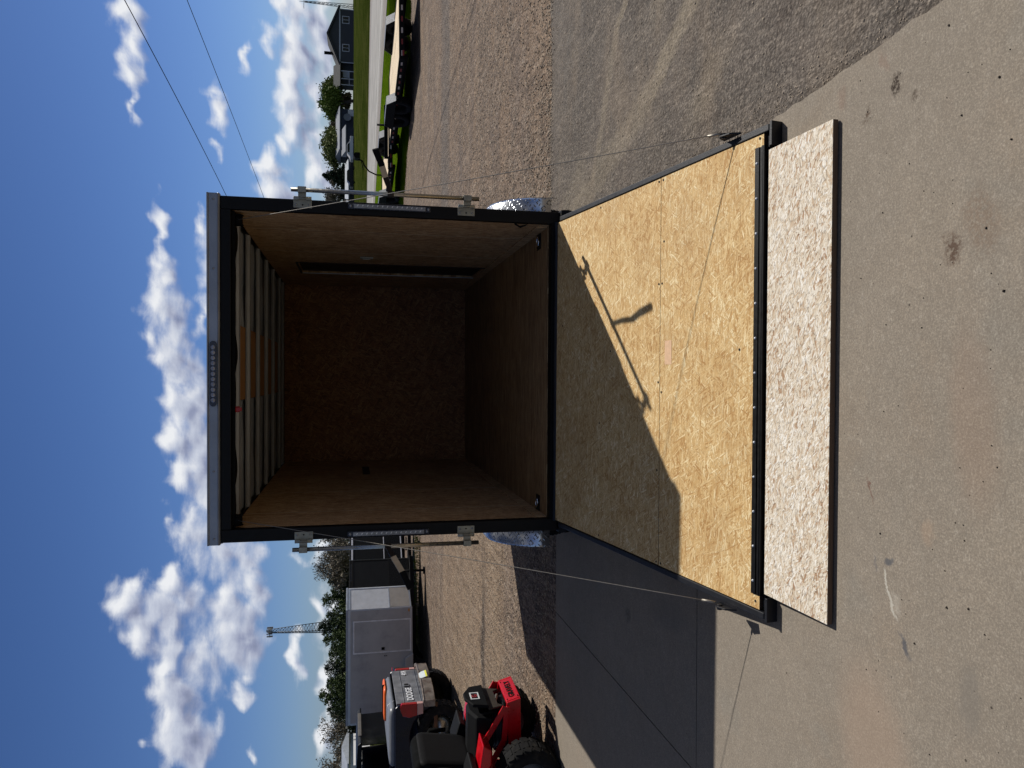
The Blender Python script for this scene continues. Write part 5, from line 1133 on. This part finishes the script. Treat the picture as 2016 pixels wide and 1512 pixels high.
# ================================================================== OVERHEAD WIRES
def wire(p0, p1, label):
    a, b_ = Vector(p0), Vector(p1); pts = []
    for i in range(41):
        t = i/40; p = a.lerp(b_, t); p.z -= 4*.25*t*(1-t); pts.append(p)
    mb = MB(); mb.tube(pts, .014, 5); o = mb.build('overhead_wire', M_blackmatte); tag(o, label, 'cable', 'overhead wires')
wire((11.2, 7.9, 8.1), (7.8, 47.5, 8.0), 'upper overhead wire crossing the sky to the corner of the trailer roof')
wire((15.6, 6.5, 8.1), (10.9, 82.7, 8.2), 'lower overhead wire crossing the sky behind the trailer')
pl_ = thing('utility_pole', 'wooden pole carrying the overhead wires, behind the open cargo trailer', 'utility pole', (7.8, 47.5, -.1))
mb = MB(); mb.cyl((0, 0, 0), (0, 0, 8.4), .14, .1, 8); mb.build('pole', M_dbrown, pl_)

# ================================================================== SMALL STUFF
def stones(name, pts, mat, label, seed):
    rr = random.Random(seed); vs = []; fs = []
    for (x, y, s_) in pts:
        o = len(vs); z0 = .0
        for k in range(5):
            a = 6.283*k/5+rr.uniform(-.3, .3); r_ = s_*rr.uniform(.7, 1.2); vs.append((x+r_*math.cos(a), y+r_*math.sin(a), z0))
        for k in range(5):
            a = 6.283*k/5+rr.uniform(-.3, .3); r_ = s_*rr.uniform(.4, .75); vs.append((x+r_*math.cos(a), y+r_*math.sin(a), z0+s_*rr.uniform(.5, .9)))
        fs += [(o+k, o+(k+1) % 5, o+5+(k+1) % 5, o+5+k) for k in range(5)]+[tuple(o+5+k for k in range(5))]
    me = bpy.data.meshes.new(name); me.from_pydata(vs, [], fs); me.materials.append(mat); me.update()
    o = bpy.data.objects.new(name, me); COL.objects.link(o); tag(o, label, 'gravel', kind='stuff'); return o
M_stone1 = simple('loose_stone', C(158, 144, 126), .85, 0, .3, 7)
rr = random.Random(21); pts = []
for k in range(9000):
    y = 1.7+(rr.random()**1.6)*9; x = rr.uniform(.8, 1.1+ (y+4.93)*.52) if rr.random() < .6 else -rr.uniform(.9, .8+(y+4.93)*.5)
    pts.append((x, y, rr.uniform(.004, .012)))
stones('loose_gravel', pts, M_stone1, 'loose pebbles scattered over the brown gravel lot', 1)
pts = []
for k in range(900):
    y = rr.uniform(-3.6, 1.5); x = 1.06+abs(rr.gauss(0, .05))+max(0, (-2.4-y))*.09; pts.append((x, y, rr.uniform(.002, .006)))
for k in range(500): pts.append((rr.uniform(1.1, 3.2), rr.uniform(-2.5, 1.6), rr.uniform(.002, .008)))
for k in range(700): pts.append((rr.uniform(1.1, 5), 1.62+rr.gauss(0, .05), rr.uniform(.005, .012)))
stones('loose_grit', pts, M_stone1, 'small stones along the edges of the asphalt patch', 2)
# specks of bark and leaf lying on the slab
M_speck = simple('dark_speck', C(40, 32, 26), .9, 0, .3, 50)
pts = [(-.71, -3.01, .0045), (-.69, -3.09, .004), (.51, -2.72, .003), (.38, -3.14, .004), (.78, -3.18, .0045), (.60, -3.22, .004), (.14, -2.74, .003), (1.0, -3.0, .004), (.12, -2.9, .003), (-.86, -2.88, .004), (-.55, -2.72, .004), (.9, -2.4, .005), (.72, -3.05, .004), (.2, -3.2, .005)]
for k in range(90): pts.append((rr.uniform(-2, 1), rr.uniform(-3.3, -2.6), rr.uniform(.001, .0028)))
o = stones('leaf_specks', [(x, y, s_) for x, y, s_ in pts], M_speck, 'dark specks of leaf and bark lying on the concrete', 3); o['category'] = 'debris'; o.location.z = .0125
bpy.data.objects['loose_grit'].location.z = .004
# grass blades and weeds where gravel meets grass
q = Q(); rr = random.Random(9)
def blades(q, x, y, z, n, h_, sp):
    for _ in range(n):
        a = rr.uniform(0, 6.28); px, py = x+rr.gauss(0, sp), y+rr.gauss(0, sp); w_ = rr.uniform(.004, .009); hh = h_*rr.uniform(.5, 1.2); lx, ly = math.cos(a)*hh*.4, math.sin(a)*hh*.4
        o = len(q.v); q.v += [Vector((px-w_, py, z)), Vector((px+w_, py, z)), Vector((px+lx, py+ly, z+hh))]; q.f.append((o, o+1, o+2))
for k in range(1500):
    t = rr.random(); x = 12.6-8*t; y = 18.3+1.6*t+max(0, t-.6)*9+rr.uniform(-.5, 1.8)
    blades(q, x, y, 0, 9, .09, .12)
for k in range(220): blades(q, rr.uniform(-9, -3), 15.6+rr.gauss(0, .5), 0, 8, .08, .15)
o = q.build('grass_tufts', M_verge, None); tag(o, 'ragged grass tufts where the gravel meets the verge', 'grass', kind='stuff')
